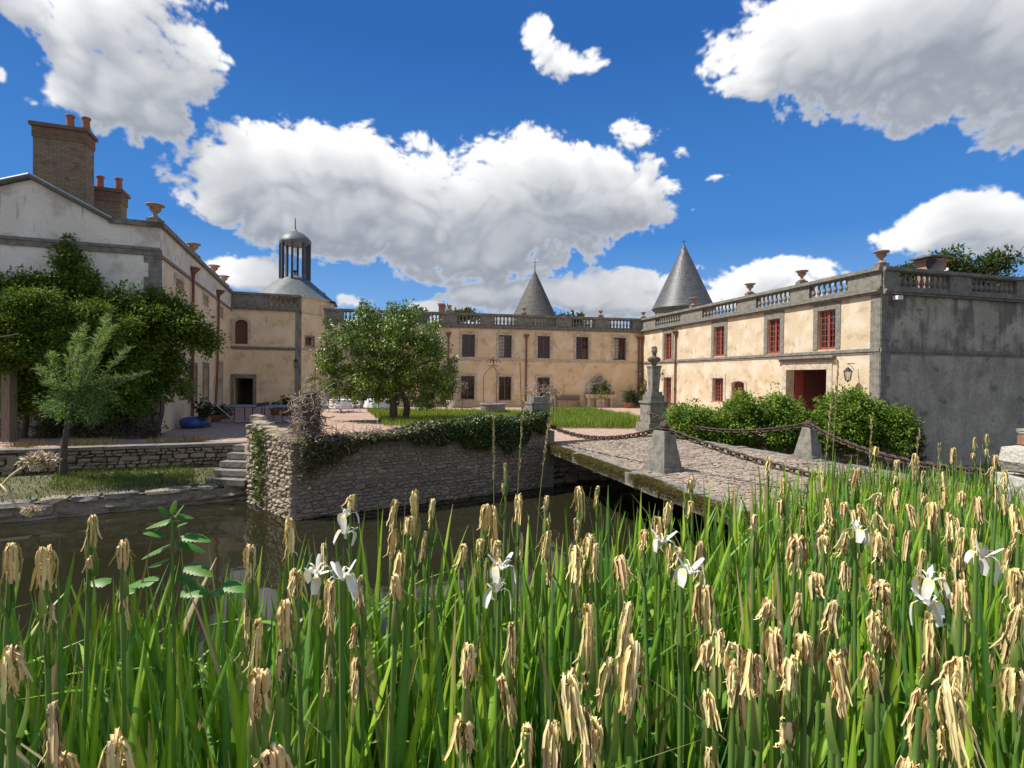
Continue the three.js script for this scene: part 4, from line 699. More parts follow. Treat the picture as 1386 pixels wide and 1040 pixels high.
// ---------------------------------------------------------------- bridge
{
  const o = bL(.35), th = thing('stone_bridge', 'flat stone paved bridge over the moat with mossy edge', 'bridge', V(o.x, 0, o.z));
  const poly = [bL(-.02), bL(1), bR(1), bR(-.02)].map(p => [p.x - o.x, p.z - o.z]);
  part('deck', [G.prism(poly, -.3, -.055)], M.mortar, th);
  const a = bL(.78), b = bL(1.02), c = bR(1.02), d = bR(.80); part('pier', [G.prism([a, b, c, d].map(p => [p.x - o.x, p.z - o.z]), -2.3, -.302)], M.mortar, th);
  rubble(th, V(o.x, 0, o.z), bL(.775), bL(1.0), -1.5, t => -.3, { seed: 33, h: .2, d: .16, mats: [R_[2], R_[0], R_[1]], parts: 40 });
  rubble(th, V(o.x, 0, o.z), bR(.8).add(V(.0, 0, .1)), bL(.775).add(V(.1, 0, .1)), -1.5, t => -.3, { seed: 34, h: .2, d: .16, mats: [R_[1], R_[0], R_[3], R_[2], R_[4]], parts: 0 });
  // edge stones both sides
  const r = rng(40);
  for (const [f, s] of [[bL, 1], [bR, -1]]) { const A = f(0), B = f(1), dv = V().subVectors(B, A), L = dv.length(), tn = Math.atan2(-dv.z, dv.x); for (let x = 0; x < L;) { const w = Math.min(.3 + .5 * r(), L - x + .01), g = G.box(x + .008, x + w - .008, -.27, .0 + .035 * r(), s > 0 ? -.3 : -.04 - .09 * r(), s > 0 ? .04 + .09 * r() : .3); g.rotateY(tn); g.translate(A.x - o.x, 0, A.z - o.z); part('edge_stone', [g], M.stone, th); x += w; } }
  // setts in rows across the deck, worn and uneven
  const A = bL(0), dv = V().subVectors(bL(1), A), L = dv.length(), u = dv.clone().normalize(), all = [];
  for (let x = .05; x < L - .1;) {
    const h = .065 + .03 * r(), t = x / L, P = bL(t), Q = bR(t), cr = V().subVectors(Q, P), W = cr.length() - .6, cu = cr.clone().normalize(); let y = .3;
    const tn = Math.atan2(-cu.z, cu.x);
    while (y < W + .2) { const w = .16 + .3 * r(); const p = P.clone().addScaledVector(cu, y + w / 2).addScaledVector(u, h / 2); all.push({ p, w: w - .004, h: h - .004, tn, k: Math.floor(r() * 7), m: Math.floor(r() * 4), y: -.03 + .010 * r() + .02 * perlin(p.x * 1.5, 0.5, p.z * 1.5), d: p.length() }); y += w; }
    x += h;
  }
  all.sort((p, q) => p.d - q.d); const rest = [[], [], [], []];
  all.forEach((s, i) => {
    const m4 = new THREE.Matrix4().compose(V(s.p.x - o.x, s.y, s.p.z - o.z), new THREE.Quaternion().setFromEuler(new THREE.Euler(-Math.PI / 2, 0, s.tn, 'YXZ')).premultiply(new THREE.Quaternion()), V(s.w, s.h, .07));
    const q = new THREE.Quaternion().setFromAxisAngle(V(0, 1, 0), s.tn).multiply(new THREE.Quaternion().setFromAxisAngle(V(1, 0, 0), -Math.PI / 2)); m4.compose(V(s.p.x - o.x, s.y, s.p.z - o.z), q, V(s.w, s.h, .07));
    if (i < 250) { const e = new THREE.Mesh(STONES[s.k], M.sett[s.m]); e.name = 'paving_stone'; m4.decompose(e.position, e.quaternion, e.scale); th.add(e); } else rest[s.m].push(STONES[s.k].clone().applyMatrix4(m4));
  });
  rest.forEach((l, i) => { const q = part('paving_stones', l, M.sett[i], th); q.userData.kind = 'stuff'; });
  // moss and dry grass hanging along the left edge
  const Lv = new Leaves(), r2 = rng(44);
  for (let k = 0; k < 20000; k++) { const t = .03 + .77 * r2() , lump = perlin(t * 26, 1.5, .5); if (lump < -.2) continue; const p = bL(t).add(V(-.06 + .3 * (r2() - .5), .02 - .28 * r2() * r2(), 0)), dir = V(-.5 - .5 * r2(), .5 * r2() + .4 * (lump), .7 * (r2() - .3)).normalize(); const c = r2(); Lv.leaf(p.sub(V(0, 0, 0)), dir, V().crossVectors(dir, rv(r2)).normalize(), .05 + .09 * r2(), .013, c < .6 ? [.26, .2, .055] : c < .85 ? [.14, .16, .035] : [.34, .25, .12]); }
  const ms = single('edge_moss', Lv.geo(), M.leaf, 'ochre moss and dry grass growing on the bridge edge', 'moss', null, true); ms.userData.kind = 'stuff';
}
// ---------------------------------------------------------------- bollards, chains
function bollard(pos, h, w0, w1, turn, label) {
  const t = thing('stone_bollard', label, 'bollard', pos, turn);
  part('plinth', [G.box(-w0 * .55, w0 * .55, -.03, .1, -w0 * .55, w0 * .55)], M.stone, t);
  part('shaft', [G.rough(w0, w1, .1, h, h * 31)], M.stone, t);
  part('iron_ball', [new THREE.SphereGeometry(.105, 14, 10).translate(0, h + .1, 0), G.cyl(0, h, h + .03, 0, .12, .09, 12)], M.iron, t);
  part('ring', [new THREE.TorusGeometry(.11, .018, 6, 14).rotateX(Math.PI / 2).translate(0, h + .05, 0)], M.iron, t);
  return t;
}
const b1 = gnd(898, 637), b2 = gnd(1094, 621);
bollard(b1, .93, .60, .34, .55, 'grey tapered stone bollard with iron ball on the mossy bridge edge');
bollard(b2, .86, .54, .24, .5, 'tapered stone bollard with iron ball in front of the leafy shrubs');
const linkGeo = (() => { const c = new THREE.CurvePath(), a = .055, rr = .042, pts = []; for (let k = 0; k < 16; k++) { const t = k / 16 * Math.PI * 2; pts.push(V((Math.cos(t) > 0 ? a : -a) * (Math.abs(Math.cos(t)) > .3 ? 1 : Math.abs(Math.cos(t)) / .3) + rr * Math.cos(t), rr * Math.sin(t), 0)); } return metricUV(new THREE.TubeGeometry(new THREE.CatmullRomCurve3(pts, true), 18, .017, 5, true)); })();
function chain(label, A, B, sag, pitch = .195) {
  const t = thing('iron_chain', label, 'chain', V(A.x, 0, A.z)), n = Math.round(A.distanceTo(B) * 1.05 / pitch), P = s => V(lerp(A.x, B.x, s), lerp(A.y, B.y, s) - sag * 4 * s * (1 - s), lerp(A.z, B.z, s));
  for (let k = 0; k < n; k++) { const p = P((k + .5) / n), d = V().subVectors(P((k + 1) / n), P(k / n)).normalize(), q = new THREE.Quaternion().setFromUnitVectors(V(1, 0, 0), d).multiply(new THREE.Quaternion().setFromAxisAngle(V(1, 0, 0), k % 2 ? .75 : -.8)); const m = new THREE.Mesh(linkGeo, M.iron); m.name = 'link'; m.scale.setScalar(1.35); m.position.copy(p).sub(t.position); m.quaternion.copy(q); t.add(m); }
  return t;
}
const pil = gnd(728, 601).add(V(0, 0, -.3)), ped = gnd(884, 585);
chain('rusty chain slung from the rampart pillar to the mossy edge bollard', V(pil.x + .3, .62, pil.z + .1), b1.clone().setY(1.0), .34);
chain('rusty chain dropping from the mossy edge bollard to the paving', b1.clone().setY(.98), gnd(1330, 690, .25).setY(.3), .2);
chain('rusty chain between the bust pedestal and the bollard before the shrubs', V(ped.x - .35, .82, ped.z + .5), b2.clone().setY(.95), .42);
chain('rusty chain running from the shrub side bollard towards the lichened urn', b2.clone().setY(.95), dep(1345, 640, 8.2), .25);
// little iron spikes along the far bridge edge
// ---------------------------------------------------------------- rampart pillar with roses
{
  const t = thing('stone_pillar', 'grey stone pillar with a cap at the bridge end of the rampart', 'pillar', V(pil.x, WATER - .2, pil.z), .35), y = -WATER + .2;
  part('pier', [G.box(-.42, .42, 0, y + .42, -.42, .42)], M.stone, t);
  part('shaft', [G.taper(.5, .5, .72, .72, y + .42, y + 1.28)], M.stone, t);
  part('cap', [G.box(-.38, .38, y + 1.28, y + 1.34, -.38, .38), G.box(-.27, .27, y + 1.34, y + 1.52, -.27, .27)], M.stone, t);
}
// ---------------------------------------------------------------- bust on its pedestal
{
  const t = thing('bust_monument', 'grey stone bust on a tall stepped pedestal at the court end of the bridge', 'statue', ped, .3);
  part('base', [G.box(-.5, .5, 0, .38, -.5, .5)], M.stone, t);
  part('dado', [G.box(-.38, .38, .38, 1.18, -.38, .38), G.box(-.43, .43, 1.18, 1.26, -.43, .43), G.box(-.3, .3, .55, 1.05, .38, .4), G.box(.38, .4, .55, 1.05, -.3, .3)], M.stone, t);
  part('step', [G.box(-.31, .31, 1.26, 1.5, -.31, .31), G.box(-.25, .25, 1.5, 1.64, -.25, .25)], M.stone, t);
  part('shaft', [G.taper(.3, .3, .4, .4, 1.64, 2.62), G.box(-.22, .22, 2.62, 2.7, -.22, .22)], M.stone, t);
  // bust: head, neck, shoulders, cut chest blended into one surface
  const res = 44, mc = new MarchingCubes(res, M.stone, false, false, 60000), S = .5, cy = 3.06, sm = (a, b, k) => { const h = clamp(.5 + .5 * (b - a) / k, 0, 1); return lerp(b, a, h) - k * h * (1 - h); };
  const el = (p, c, r) => { const x = (p.x - c[0]) / r[0], y = (p.y - c[1]) / r[1], z = (p.z - c[2]) / r[2], k = Math.sqrt(x * x + y * y + z * z); return (k - 1) * Math.min(...r); };
  const field = p => { let d = el(p, [0, .18, .02], [.1, .13, .115]); d = sm(d, el(p, [0, .3, -.01], [.1, .07, .11]), .03); d = sm(d, el(p, [0, .175, .13], [.02, .035, .03]), .02); d = sm(d, el(p, [0, .11, .09], [.045, .03, .04]), .02); d = sm(d, el(p, [.1, .19, 0], [.02, .035, .025]), .01); d = sm(d, el(p, [-.1, .19, 0], [.02, .035, .025]), .01); d = sm(d, el(p, [0, .02, 0], [.075, .1, .075]), .05); d = sm(d, el(p, [0, -.12, 0], [.25, .1, .115]), .06); d = sm(d, el(p, [.17, -.14, 0], [.08, .08, .085]), .05); d = sm(d, el(p, [-.17, -.14, 0], [.08, .08, .085]), .05); d = sm(d, el(p, [0, -.25, .01], [.12, .13, .09]), .06); return Math.max(d, -(p.y + .36)); };
  mc.isolation = 0; for (let k = 0; k < res; k++) for (let j = 0; j < res; j++) for (let i = 0; i < res; i++) mc.field[i + j * res + k * res * res] = -field(V((i - res / 2) / (res / 2) * S, (j - res / 2) / (res / 2) * S, (k - res / 2) / (res / 2) * S));
  mc.update(); const g = new THREE.BufferGeometry(), n = mc.count; g.setAttribute('position', new THREE.BufferAttribute(mc.positionArray.slice(0, n * 3), 3)); g.setAttribute('normal', new THREE.BufferAttribute(mc.normalArray.slice(0, n * 3), 3)); g.scale(S, S, S); g.scale(1.1, 1.1, 1.1); g.translate(0, cy + .03, 0); g.deleteAttribute('normal'); g.computeVertexNormals();
  part('bust', g, M.bronze, t);
}
// ---------------------------------------------------------------- lichened urn and stones at the right edge
{
  const p = dep(1398, 614, 5.6), t = thing('lichened_urn', 'large lichen covered stone urn on broken blocks beside the iris bed', 'urn', V(p.x + .12, p.y - .86, p.z)); t.scale.setScalar(.92);
  const blk = (k, x, y, z, w, h, d, m) => { const q = new THREE.Mesh(STONES[k], m); q.name = 'block'; q.position.set(x, y, z); q.scale.set(w, h, d); t.add(q); };
  blk(0, -.06, .85, .05, .52, .34, .5, M.stoneLichen); blk(3, .2, .86, .1, .45, .36, .5, M.stoneLichen); part('brick', [G.box(-.12, .4, 1.02, 1.12, -.2, .2)], M.terracotta, t); blk(5, .1, 1.16, .05, .5, .1, .5, M.stoneLichen); blk(1, 0, .35, 0, .8, .7, .6, M.stoneLichen);
  part('bowl', [G.lathe([[0, 1.18], [.16, 1.18], [.1, 1.32], [.08, 1.5], [.1, 1.75], [.16, 1.95], [.24, 2.02], [.255, 2.08], [.24, 2.13], [.15, 2.14], [0, 2.1]], 20).translate(.22, 0, 0)], M.stoneLichen, t);
}
// ---------------------------------------------------------------- things in the courtyard
{
  // table tennis table with its net frame
  const p = gnd(356, 572), t = thing('table_tennis_table', 'blue table tennis table in the shade before the pavilion doorway', 'table', p, .12);
  part('table_top', [G.box(-1.37, -.01, .72, .75, -.76, .76), G.box(.01, 1.37, .72, .75, -.76, .76)], M.tableBlue, t); part('edge_line', [G.box(-1.37, 1.37, .7505, .754, .735, .76), G.box(-1.37, 1.37, .7505, .754, -.76, -.735), G.box(-1.37, 1.37, .7505, .754, -.006, .006)], M.white, t);
  part('net', [G.box(-.006, .006, .75, .9, -.85, .85)], M.black, t);
  for (const x of [-1.0, -.25, .25, 1.0]) for (const z of [-.6, .6]) part('leg', [G.bar(V(x, .02, z), V(x, .72, z), .022)], M.post, t);
  part('brace', [G.bar(V(-1, .1, .6), V(-.25, .1, .6), .016), G.bar(V(.25, .1, .6), V(1, .1, .6), .016), G.bar(V(.25, .1, -.6), V(1, .1, -.6), .016), G.bar(V(-1.9, .85, .4), V(-1.05, .3, .9), .016)], M.white, t);
  // cast garden chairs and clothed tables
  function chair(pos, turn) {
    const c = thing('garden_chair', 'white garden chair at the clothed table by the back wing', 'chair', pos, turn, 'white chairs around the first clothed table');
    part('seat', [G.cyl(0, .42, .45, 0, .22, .22, 14)], M.white, c); part('backrest', [G.tube([V(-.2, .45, -.18), V(-.23, .75, -.23), V(0, .95, -.25), V(.23, .75, -.23), V(.2, .45, -.18)], .022, 6), ...[-.1, 0, .1].map(x => G.bar(V(x, .45, -.2), V(x * 1.1, .88, -.245), .012)), G.box(-.2, .2, .6, .64, -.23, -.21)], M.white, c);
    for (const s of [-1, 1]) { part('armrest', [G.tube([V(s * .22, .68, -.2), V(s * .26, .68, 0), V(s * .24, .45, .16)], .018, 5)], M.white, c); part('leg', [G.tube([V(s * .17, .43, .15), V(s * .2, .2, .18), V(s * .22, 0, .22)], .018, 5)], M.white, c); part('leg', [G.tube([V(s * .17, .43, -.15), V(s * .2, .2, -.18), V(s * .22, 0, -.24)], .018, 5)], M.white, c); }
    return c;
  }
  function clothed(pos, label, w) { const c = thing('clothed_table', label, 'table', pos), n = 40, prof = []; const g = new THREE.CylinderGeometry(w, w * 1.06, .5, n, 4, true), q = g.attributes.position; for (let i = 0; i < q.count; i++) { const a = Math.atan2(q.getZ(i), q.getX(i)), dn = .25 - q.getY(i), k = 1 + dn * .16 * Math.sin(a * 12); q.setXYZ(i, q.getX(i) * k, q.getY(i) + .5, q.getZ(i) * k); } g.computeVertexNormals(); part('tablecloth', [g, G.cyl(0, .745, .755, 0, w, w, n)], M.cloth, c); part('pedestal', [G.cyl(0, 0, .72, 0, .05, .05, 8), G.cyl(0, 0, .04, 0, .3, .25, 12)], M.white, c); return c; }
  const t1 = gnd(461, 558); clothed(t1, 'round table under a white cloth with chairs around it', .62); clothed(gnd(510, 557), 'round table under a white cloth behind the garden tree', .72);
  const t3 = gnd(510, 557); part('napkin_stand', [G.lathe([[.0, .76], [.12, .76], [.03, .8], [.02, 1.0], [.1, 1.06], [0, 1.1]], 10).translate(t3.x, 0, t3.z)], M.white, scene); const last = scene.children[scene.children.length - 1]; last.userData = { label: 'small white ornament standing on the cloth behind the tree', category: 'ornament' };
  for (const [dx, dz, tn] of [[-.95, .1, 1.5], [.95, .15, -1.5], [.1, .95, 3.1], [-.1, -.95, 0]]) chair(V(t1.x + dx, 0, t1.z + dz), tn);
  // blue sacks, terracotta pots and plants along the left wing
  const bg = gnd(258, 580), sack = (p, s, label) => { const g = new THREE.SphereGeometry(.32, 18, 12), q = g.attributes.position; for (let i = 0; i < q.count; i++) { const n = 1 + .25 * perlin(q.getX(i) * 5 + s, q.getY(i) * 5, q.getZ(i) * 5); q.setXYZ(i, q.getX(i) * n * 1.25, Math.max(-.2, q.getY(i) * n * .85), q.getZ(i) * n); } g.computeVertexNormals(); g.translate(p.x, .2, p.z); single('blue_sack', g, M.blue, label, 'sack', null); };
  sack(bg, 1, 'small crumpled blue plastic sack beside the left wing'); sack(gnd(271, 579), 4, 'larger blue plastic sack next to a terracotta pot');
  function pot(pos, pr, ph, label, blobs, n, sz, seed, col = greens([.025, .05, .018], [.06, .1, .03])) { const t = thing('flower_pot', label, 'plant pot', pos); part('pot', [G.lathe([[0, 0], [pr * .7, 0], [pr * .95, ph * .85], [pr * 1.06, ph * .86], [pr * 1.06, ph], [pr * .86, ph], [pr * .8, ph * .85], [0, ph * .84]], 16)], M.terracotta, t); part('foliage', foliage(blobs, n, sz, col, seed, { clump: .14 }), M.leaf, t, true); }
  pot(gnd(278, 579), .22, .42, 'terracotta pot with bushy plant beside the blue sacks', [[-.1, .75, 0, .38, .35, .35]], 700, .12, 61);
  pot(gnd(292, 571), .26, .3, 'low terracotta bowl with trailing plant by the drainpipe foot', [[0, .45, 0, .45, .25, .35]], 600, .1, 62);
  pot(gnd(305, 567), .3, .36, 'wide terracotta pot before the grey blue door', [[0, .45, 0, .35, .18, .3]], 400, .1, 63);
  pot(gnd(388, 563), .28, .4, 'terracotta pot with green plant to the right of the pavilion doorway', [[0, .7, 0, .32, .35, .3]], 600, .12, 64);
  pot(gnd(372, 562), .26, .34, 'terracotta trough behind the table tennis table', [[0, .5, 0, .4, .2, .3]], 400, .1, 65);
  // wrought iron well head
  const wl = gnd(667, 562), w = thing('well_head', 'stone well curb with tall wrought iron overthrow in the court', 'well', wl);
  part('curb', [G.lathe([[.45, 0], [.7, 0], [.7, .58], [.74, .6], [.74, .68], [.45, .68], [.45, 0]], 20)], M.stone, w);
  for (let k = 0; k < 3; k++) { const a = k * 2.094 + .4, s = Math.sin(a), c = Math.cos(a); part('hoop', [G.tube([V(.55 * s, .66, .55 * c), V(.55 * s, 1.5, .55 * c), V(.55 * s, 2.2, .55 * c), V(.4 * s, 2.5, .4 * c), V(.08 * s, 2.75, .08 * c)], .022, 6)], M.rust, w); }
  const sc = []; for (let k = 0; k < 6; k++) { const a = k * Math.PI / 3, g = new THREE.TorusGeometry(.19, .024, 5, 16, 5.2); g.translate(.2, .95, 0); g.translate(0, 2.05, 0); g.rotateY(a); sc.push(g); } part('scrollwork', [...sc, G.cyl(0, 2.7, 3.3, 0, .02, .015, 6), new THREE.SphereGeometry(.05, 8, 6).translate(0, 3.3, 0)], M.rust, w);
  const pp = gnd(706, 570); single('iron_pole', [G.tube([V(pp.x, 0, pp.z), V(pp.x - .05, 1.4, pp.z), V(pp.x - .12, 2.85, pp.z)], .025, 6), new THREE.SphereGeometry(.045, 8, 6).translate(pp.x - .12, 2.87, pp.z)], M.rust, 'thin leaning rusty pole standing near the well', 'pole');
  const cp = gnd(424, 564); single('thin_post', [G.bar(V(cp.x, 0, cp.z), V(cp.x + .1, 3.3, cp.z), .03)], M.rust, 'thin dark post standing before the pavilion corner', 'pole');
}
// ---------------------------------------------------------------- lawns and grass
const terY = (x, z) => { const d = V().subVectors(wallE, wallW).setY(0).normalize(), nn = Math.abs((x - wallW.x) * d.z - (z - wallW.z) * d.x); return lerp(WATER + .78, WATER + .43, clamp(nn / 2.7, 0, 1)); };
function grassBed(name, label, poly, n, h, cols, seed, wid = .012, yf = null) {
  const r = rng(seed), L = new Leaves(), xs = poly.map(p => p.x), zs = poly.map(p => p.z), x0 = Math.min(...xs), x1 = Math.max(...xs), z0 = Math.min(...zs), z1 = Math.max(...zs);
  const inside = (x, z) => { let c = false; for (let i = 0, j = poly.length - 1; i < poly.length; j = i++) { const a = poly[i], b = poly[j]; if ((a.z > z) !== (b.z > z) && x < (b.x - a.x) * (z - a.z) / (b.z - a.z) + a.x) c = !c; } return c; };
  for (let k = 0; k < n; k++) { const x = lerp(x0, x1, r()), z = lerp(z0, z1, r()); if (!inside(x, z)) continue; const hh = h * (.5 + .7 * r()) * (1 + .35 * perlin(x * 1.2, .5, z * 1.2)), d = V((r() - .5) * .6, 1, (r() - .5) * .6).normalize(), c = cols(r); L.leaf(V(x, yf ? yf(x, z) : poly[0].y, z), d, V().crossVectors(d, rv(r)).normalize(), hh, wid * (1 + r()), c, .1); }
  const o = single(name, L.geo(), M.leaf, label, 'grass', null, true); o.userData.kind = 'stuff'; return o;
}
const lawnC = greens([.17, .27, .035], [.32, .42, .075], .5);
grassBed('tall_grass', 'bright tall grass bed between the bridge end and the back wing', [gnd(744, 580), gnd(862, 581), gnd(868, 572), gnd(800, 559), gnd(735, 559)], 26000, .42, lawnC, 71, .02);
grassBed('court_lawn', 'bright green lawn around the garden tree', [gnd(520, 578), gnd(730, 578), gnd(730, 560), gnd(496, 556)], 22000, .3, lawnC, 72, .02);
{ const q0 = gnd(60, 672, WATER + .42), q1 = gnd(262, 659, WATER + .42); grassBed('terrace_grass', 'patchy sunlit grass on the lower terrace by the moat', [q0, q1, gnd(262, 634, WATER + .42), gnd(90, 643, WATER + .42)], 16000, .13, greens([.1, .17, .03], [.28, .32, .08], .6), 73, .012, terY); }
{ const q0 = gnd(-200, 700, WATER + .42), q1 = gnd(300, 660, WATER + .42); grassBed('terrace_weeds', 'sparse low weeds over the lower terrace', [q0, q1, gnd(280, 640, WATER + .42), gnd(-150, 655, WATER + .42)], 9000, .09, greens([.05, .08, .015], [.14, .15, .05], .5), 74, .015, terY); }
// ---------------------------------------------------------------- trees and shrubs
function tree(name, label, base, limbs, blobs, n, size, col, seed, m, o = {}, group) {
  const t = thing(name, label, o.category || 'tree', base, 0, group);
  limbs.forEach((l, i) => part(i ? 'branch' : 'trunk', [limb(l.p, l.a, l.b)], M.bark, t));
  part('crown', foliage(blobs, n, size, col, seed, o), m, t, true); return t;
}
{
  const b = gnd(537, 571), k = 27.2 / F, B = (px, py, rx, ry, rz, dz = 0, w = 1) => [(px - 537) * k, 2.1 - (py - 512) * k, dz, rx * k, ry * k, rz, w];
  tree('garden_tree', 'round leafy tree with two dark trunks on the courtyard lawn', b,
    [{ p: [V(-.12, 0, 0), V(-.18, .9, 0), V(-.1, 2, 0), V(.1, 3.4, 0)], a: .2, b: .08 }, { p: [V(.35, 0, -.2), V(.42, .8, -.2), V(.15, 1.4, -.1), V(-.05, 1.9, 0)], a: .17, b: .12 }, { p: [V(-.1, 1.7, 0), V(-1, 2.6, .3), V(-2.1, 3.2, .5)], a: .1, b: .03 }, { p: [V(0, 1.9, 0), V(1, 2.7, -.2), V(2, 3, .2)], a: .1, b: .03 }, { p: [V(0, 2, 0), V(.4, 3.2, .8), V(.6, 4, 1.2)], a: .08, b: .03 }],
    [B(525, 470, 56, 30, 1.8, 0, .6), B(500, 425, 12, 8, .5, .2, .8), B(545, 424, 14, 8, .5, 0, .8), B(440, 478, 8, 8, .4, .3, .9), B(606, 498, 8, 12, .4, 0, .9), B(480, 462, 36, 26, 1.5, .3), B(540, 450, 40, 26, 1.6), B(500, 440, 26, 14, .9), B(548, 434, 22, 10, .8), B(572, 470, 34, 26, 1.5), B(590, 505, 24, 30, 1.2), B(462, 500, 26, 22, 1.2, .4), B(455, 480, 16, 14, .8), B(455, 520, 18, 12, .8), B(560, 515, 40, 24, 1.5), B(510, 512, 44, 24, 1.6, .2), B(528, 495, 60, 28, 1.8, 0, .5), B(597, 530, 10, 14, .6), B(448, 498, 10, 10, .5), B(493, 540, 5, 20, .3, 1.2, .3), B(515, 532, 46, 12, 1.4), B(572, 538, 30, 12, 1.2), B(470, 530, 20, 10, .9)],
    36000, .14, greens([.06, .12, .016], [.22, .35, .035], .9), 81, M.leafGloss, { clump: .24, per: 44, droop: .6 });
}
{ // wisteria and vines over the gable
  const vineC = greens([.06, .12, .015], [.18, .28, .03], .7);
  const ft = (px, py, Z) => dep(px, py, Z), o = V(-13.5, 0, -16.4), L = (px, py, rx, ry, Z, rz, w = 1) => { const p = ft(px, py, Z).sub(o), k = Z / F; return [p.x, p.y, p.z, rx * k, ry * k, rz, w]; };
  const blobs = [L(88, 352, 20, 26, 17.65, .3), L(92, 332, 9, 10, 17.85, .2), L(60, 384, 50, 18, 17.45, .4), L(110, 395, 30, 30, 17.65, .4), L(20, 400, 40, 26, 17.25, .5), L(158, 412, 36, 22, 17.85, .4), L(208, 408, 32, 22, 18.7, .5), L(236, 430, 30, 30, 18.7, .6), L(265, 452, 28, 24, 18.9, .5), L(286, 466, 16, 13, 19, .3), L(200, 448, 46, 32, 18.4, .6), L(125, 440, 50, 34, 17.45, .5), L(50, 450, 50, 34, 17.15, .5), L(15, 500, 46, 34, 16.85, .6), L(85, 495, 54, 34, 17.15, .6), L(165, 490, 46, 34, 17.55, .6), L(226, 490, 28, 32, 18.6, .5), L(246, 520, 12, 22, 18.8, .3), L(205, 528, 36, 16, 18.4, .4), L(130, 530, 64, 18, 17.35, .5), L(30, 540, 50, 20, 16.75, .5), L(140, 553, 60, 10, 17.35, .3), L(150, 520, 30, 30, 17.45, .4), L(60, 530, 40, 26, 16.95, .4), L(180, 545, 30, 16, 17.65, .3), L(-40, 450, 60, 60, 16.75, .8), L(-30, 390, 50, 26, 17.05, .6)];
  const t = thing('climbing_vine', 'dense green climbing vine smothering the grey gable wall', 'vine', o);
  for (const [x, z, a] of [[.6, -1.6, 0], [1.3, -1.8, 1], [-1, -1.1, 2], [-2.2, -.7, 3]]) part('stem', [limb([V(x, 0, z), V(x + .2 * Math.sin(a), 1, z - .1), V(x - .2, 2.2, z - .2), V(x + .3 * Math.cos(a), 3.6, z - .3)], .09, .03)], M.bark, t);
  part('foliage', foliage(blobs, 100000, .125, vineC, 91, { clump: .26, per: 40, droop: .8 }), M.leaf, t, true);
  const sunny = [L(30, 408, 30, 9, 16, .4), L(78, 424, 30, 8, 16.3, .3), L(18, 440, 30, 10, 15.9, .4), L(56, 450, 24, 8, 16.2, .3), L(105, 440, 20, 6, 16.4, .3), L(26, 472, 24, 8, 15.8, .4), L(6, 492, 18, 8, 15.8, .3), L(-30, 440, 40, 26, 15.8, .5), L(130, 420, 22, 8, 16.5, .3), L(100, 462, 26, 10, 16.2, .3), L(60, 486, 26, 9, 16, .3), L(150, 460, 18, 9, 16.6, .3), L(205, 425, 16, 8, 17.9, .25), L(176, 440, 12, 12, 17.2, .3), L(60, 400, 16, 5, 16, .3)];
  const v2 = thing('vine_sprays', 'leafy sprays arching out in the sun before the gable vine', 'vine', V(o.x, 0, o.z)); part('foliage', foliage(sunny, 22000, .12, vineC, 92, { clump: .26, per: 16, droop: .5 }), M.leaf, v2, true); part('stem', [limb([V(-2.2, 0, 1), V(-2.4, 1.6, 1.2), V(-1.6, 2.8, 1.6), V(-.4, 3.2, 1.4)], .06, .02)], M.bark, v2);
  // wooden post of an arbour
  const pp = gnd(12, 598); single('wooden_post', [G.box(-.13, .13, 0, 2.3, -.13, .13).translate(pp.x, 0, pp.z)], M.oldWood, 'old wooden arbour post under the vine', 'post');
  const pp2 = gnd(-150, 604); const tb = single('arbour_beam', [G.bar(V(pp2.x - 2, 2.36, pp2.z), V(pp.x + .6, 2.36, pp.z), .1)], M.oldWood, 'old wooden beam on the arbour post under the vine', 'beam');
  // stone lean-to under the vine at the corner
  const lw = thing('rubble_plinth', 'rough grey rubble plinth at the foot of the gable corner', 'stone wall', pC); const fd = V().subVectors(pD, pC).setLength(1), gx = V(fd.z, 0, -fd.x); rubble(lw, pC, pC.clone().addScaledVector(gx, 3.4).add(V(.02, 0, .16)), pC.clone().add(V(.1, 0, .16)), 0, t => 1.2 + .3 * t, { seed: 55, h: .22, d: .22, mats: [R_[1], R_[0], R_[3]], parts: 60 });
}
{ // low dry undergrowth along the foot of the gable
  const bl = []; const r = rng(161); for (let k = 0; k < 16; k++) { const p = gnd(-20 + k * 15, 588 + 6 * r()); bl.push([p.x, .25 + .2 * r(), p.z, .5, .3 + .25 * r(), .25]); }
  const o = single('undergrowth', foliage(bl, 9000, .1, q => q() < .45 ? [.16, .11, .08] : [.06 + .04 * q(), .09 + .05 * q(), .03], 162, { clump: .2, per: 14, minY: .02 }), M.leaf, 'brown and green undergrowth along the foot of the grey gable', 'undergrowth', null, true); o.userData.kind = 'stuff';
  const L = new Leaves(); for (let k = 0; k < 2600; k++) { const t = r(), p = wallW.clone().lerp(wallE, t * .85).add(V(0, .02, -.1 - .5 * r())), d = V((r() - .5), .5 + r(), (r() - .5) + .3).normalize(); if (perlin(t * 14, .5, 2.5) < -.05) continue; L.leaf(p, d, V().crossVectors(d, rv(r)).normalize(), .1 + .18 * r(), .012, r() < .5 ? [.2, .2, .06] : [.24, .16, .1], .1); }
  const w = single('wall_top_weeds', L.geo(), M.leaf, 'thin dry weeds along the top of the retaining wall', 'weeds', null, true); w.userData.kind = 'stuff';
}
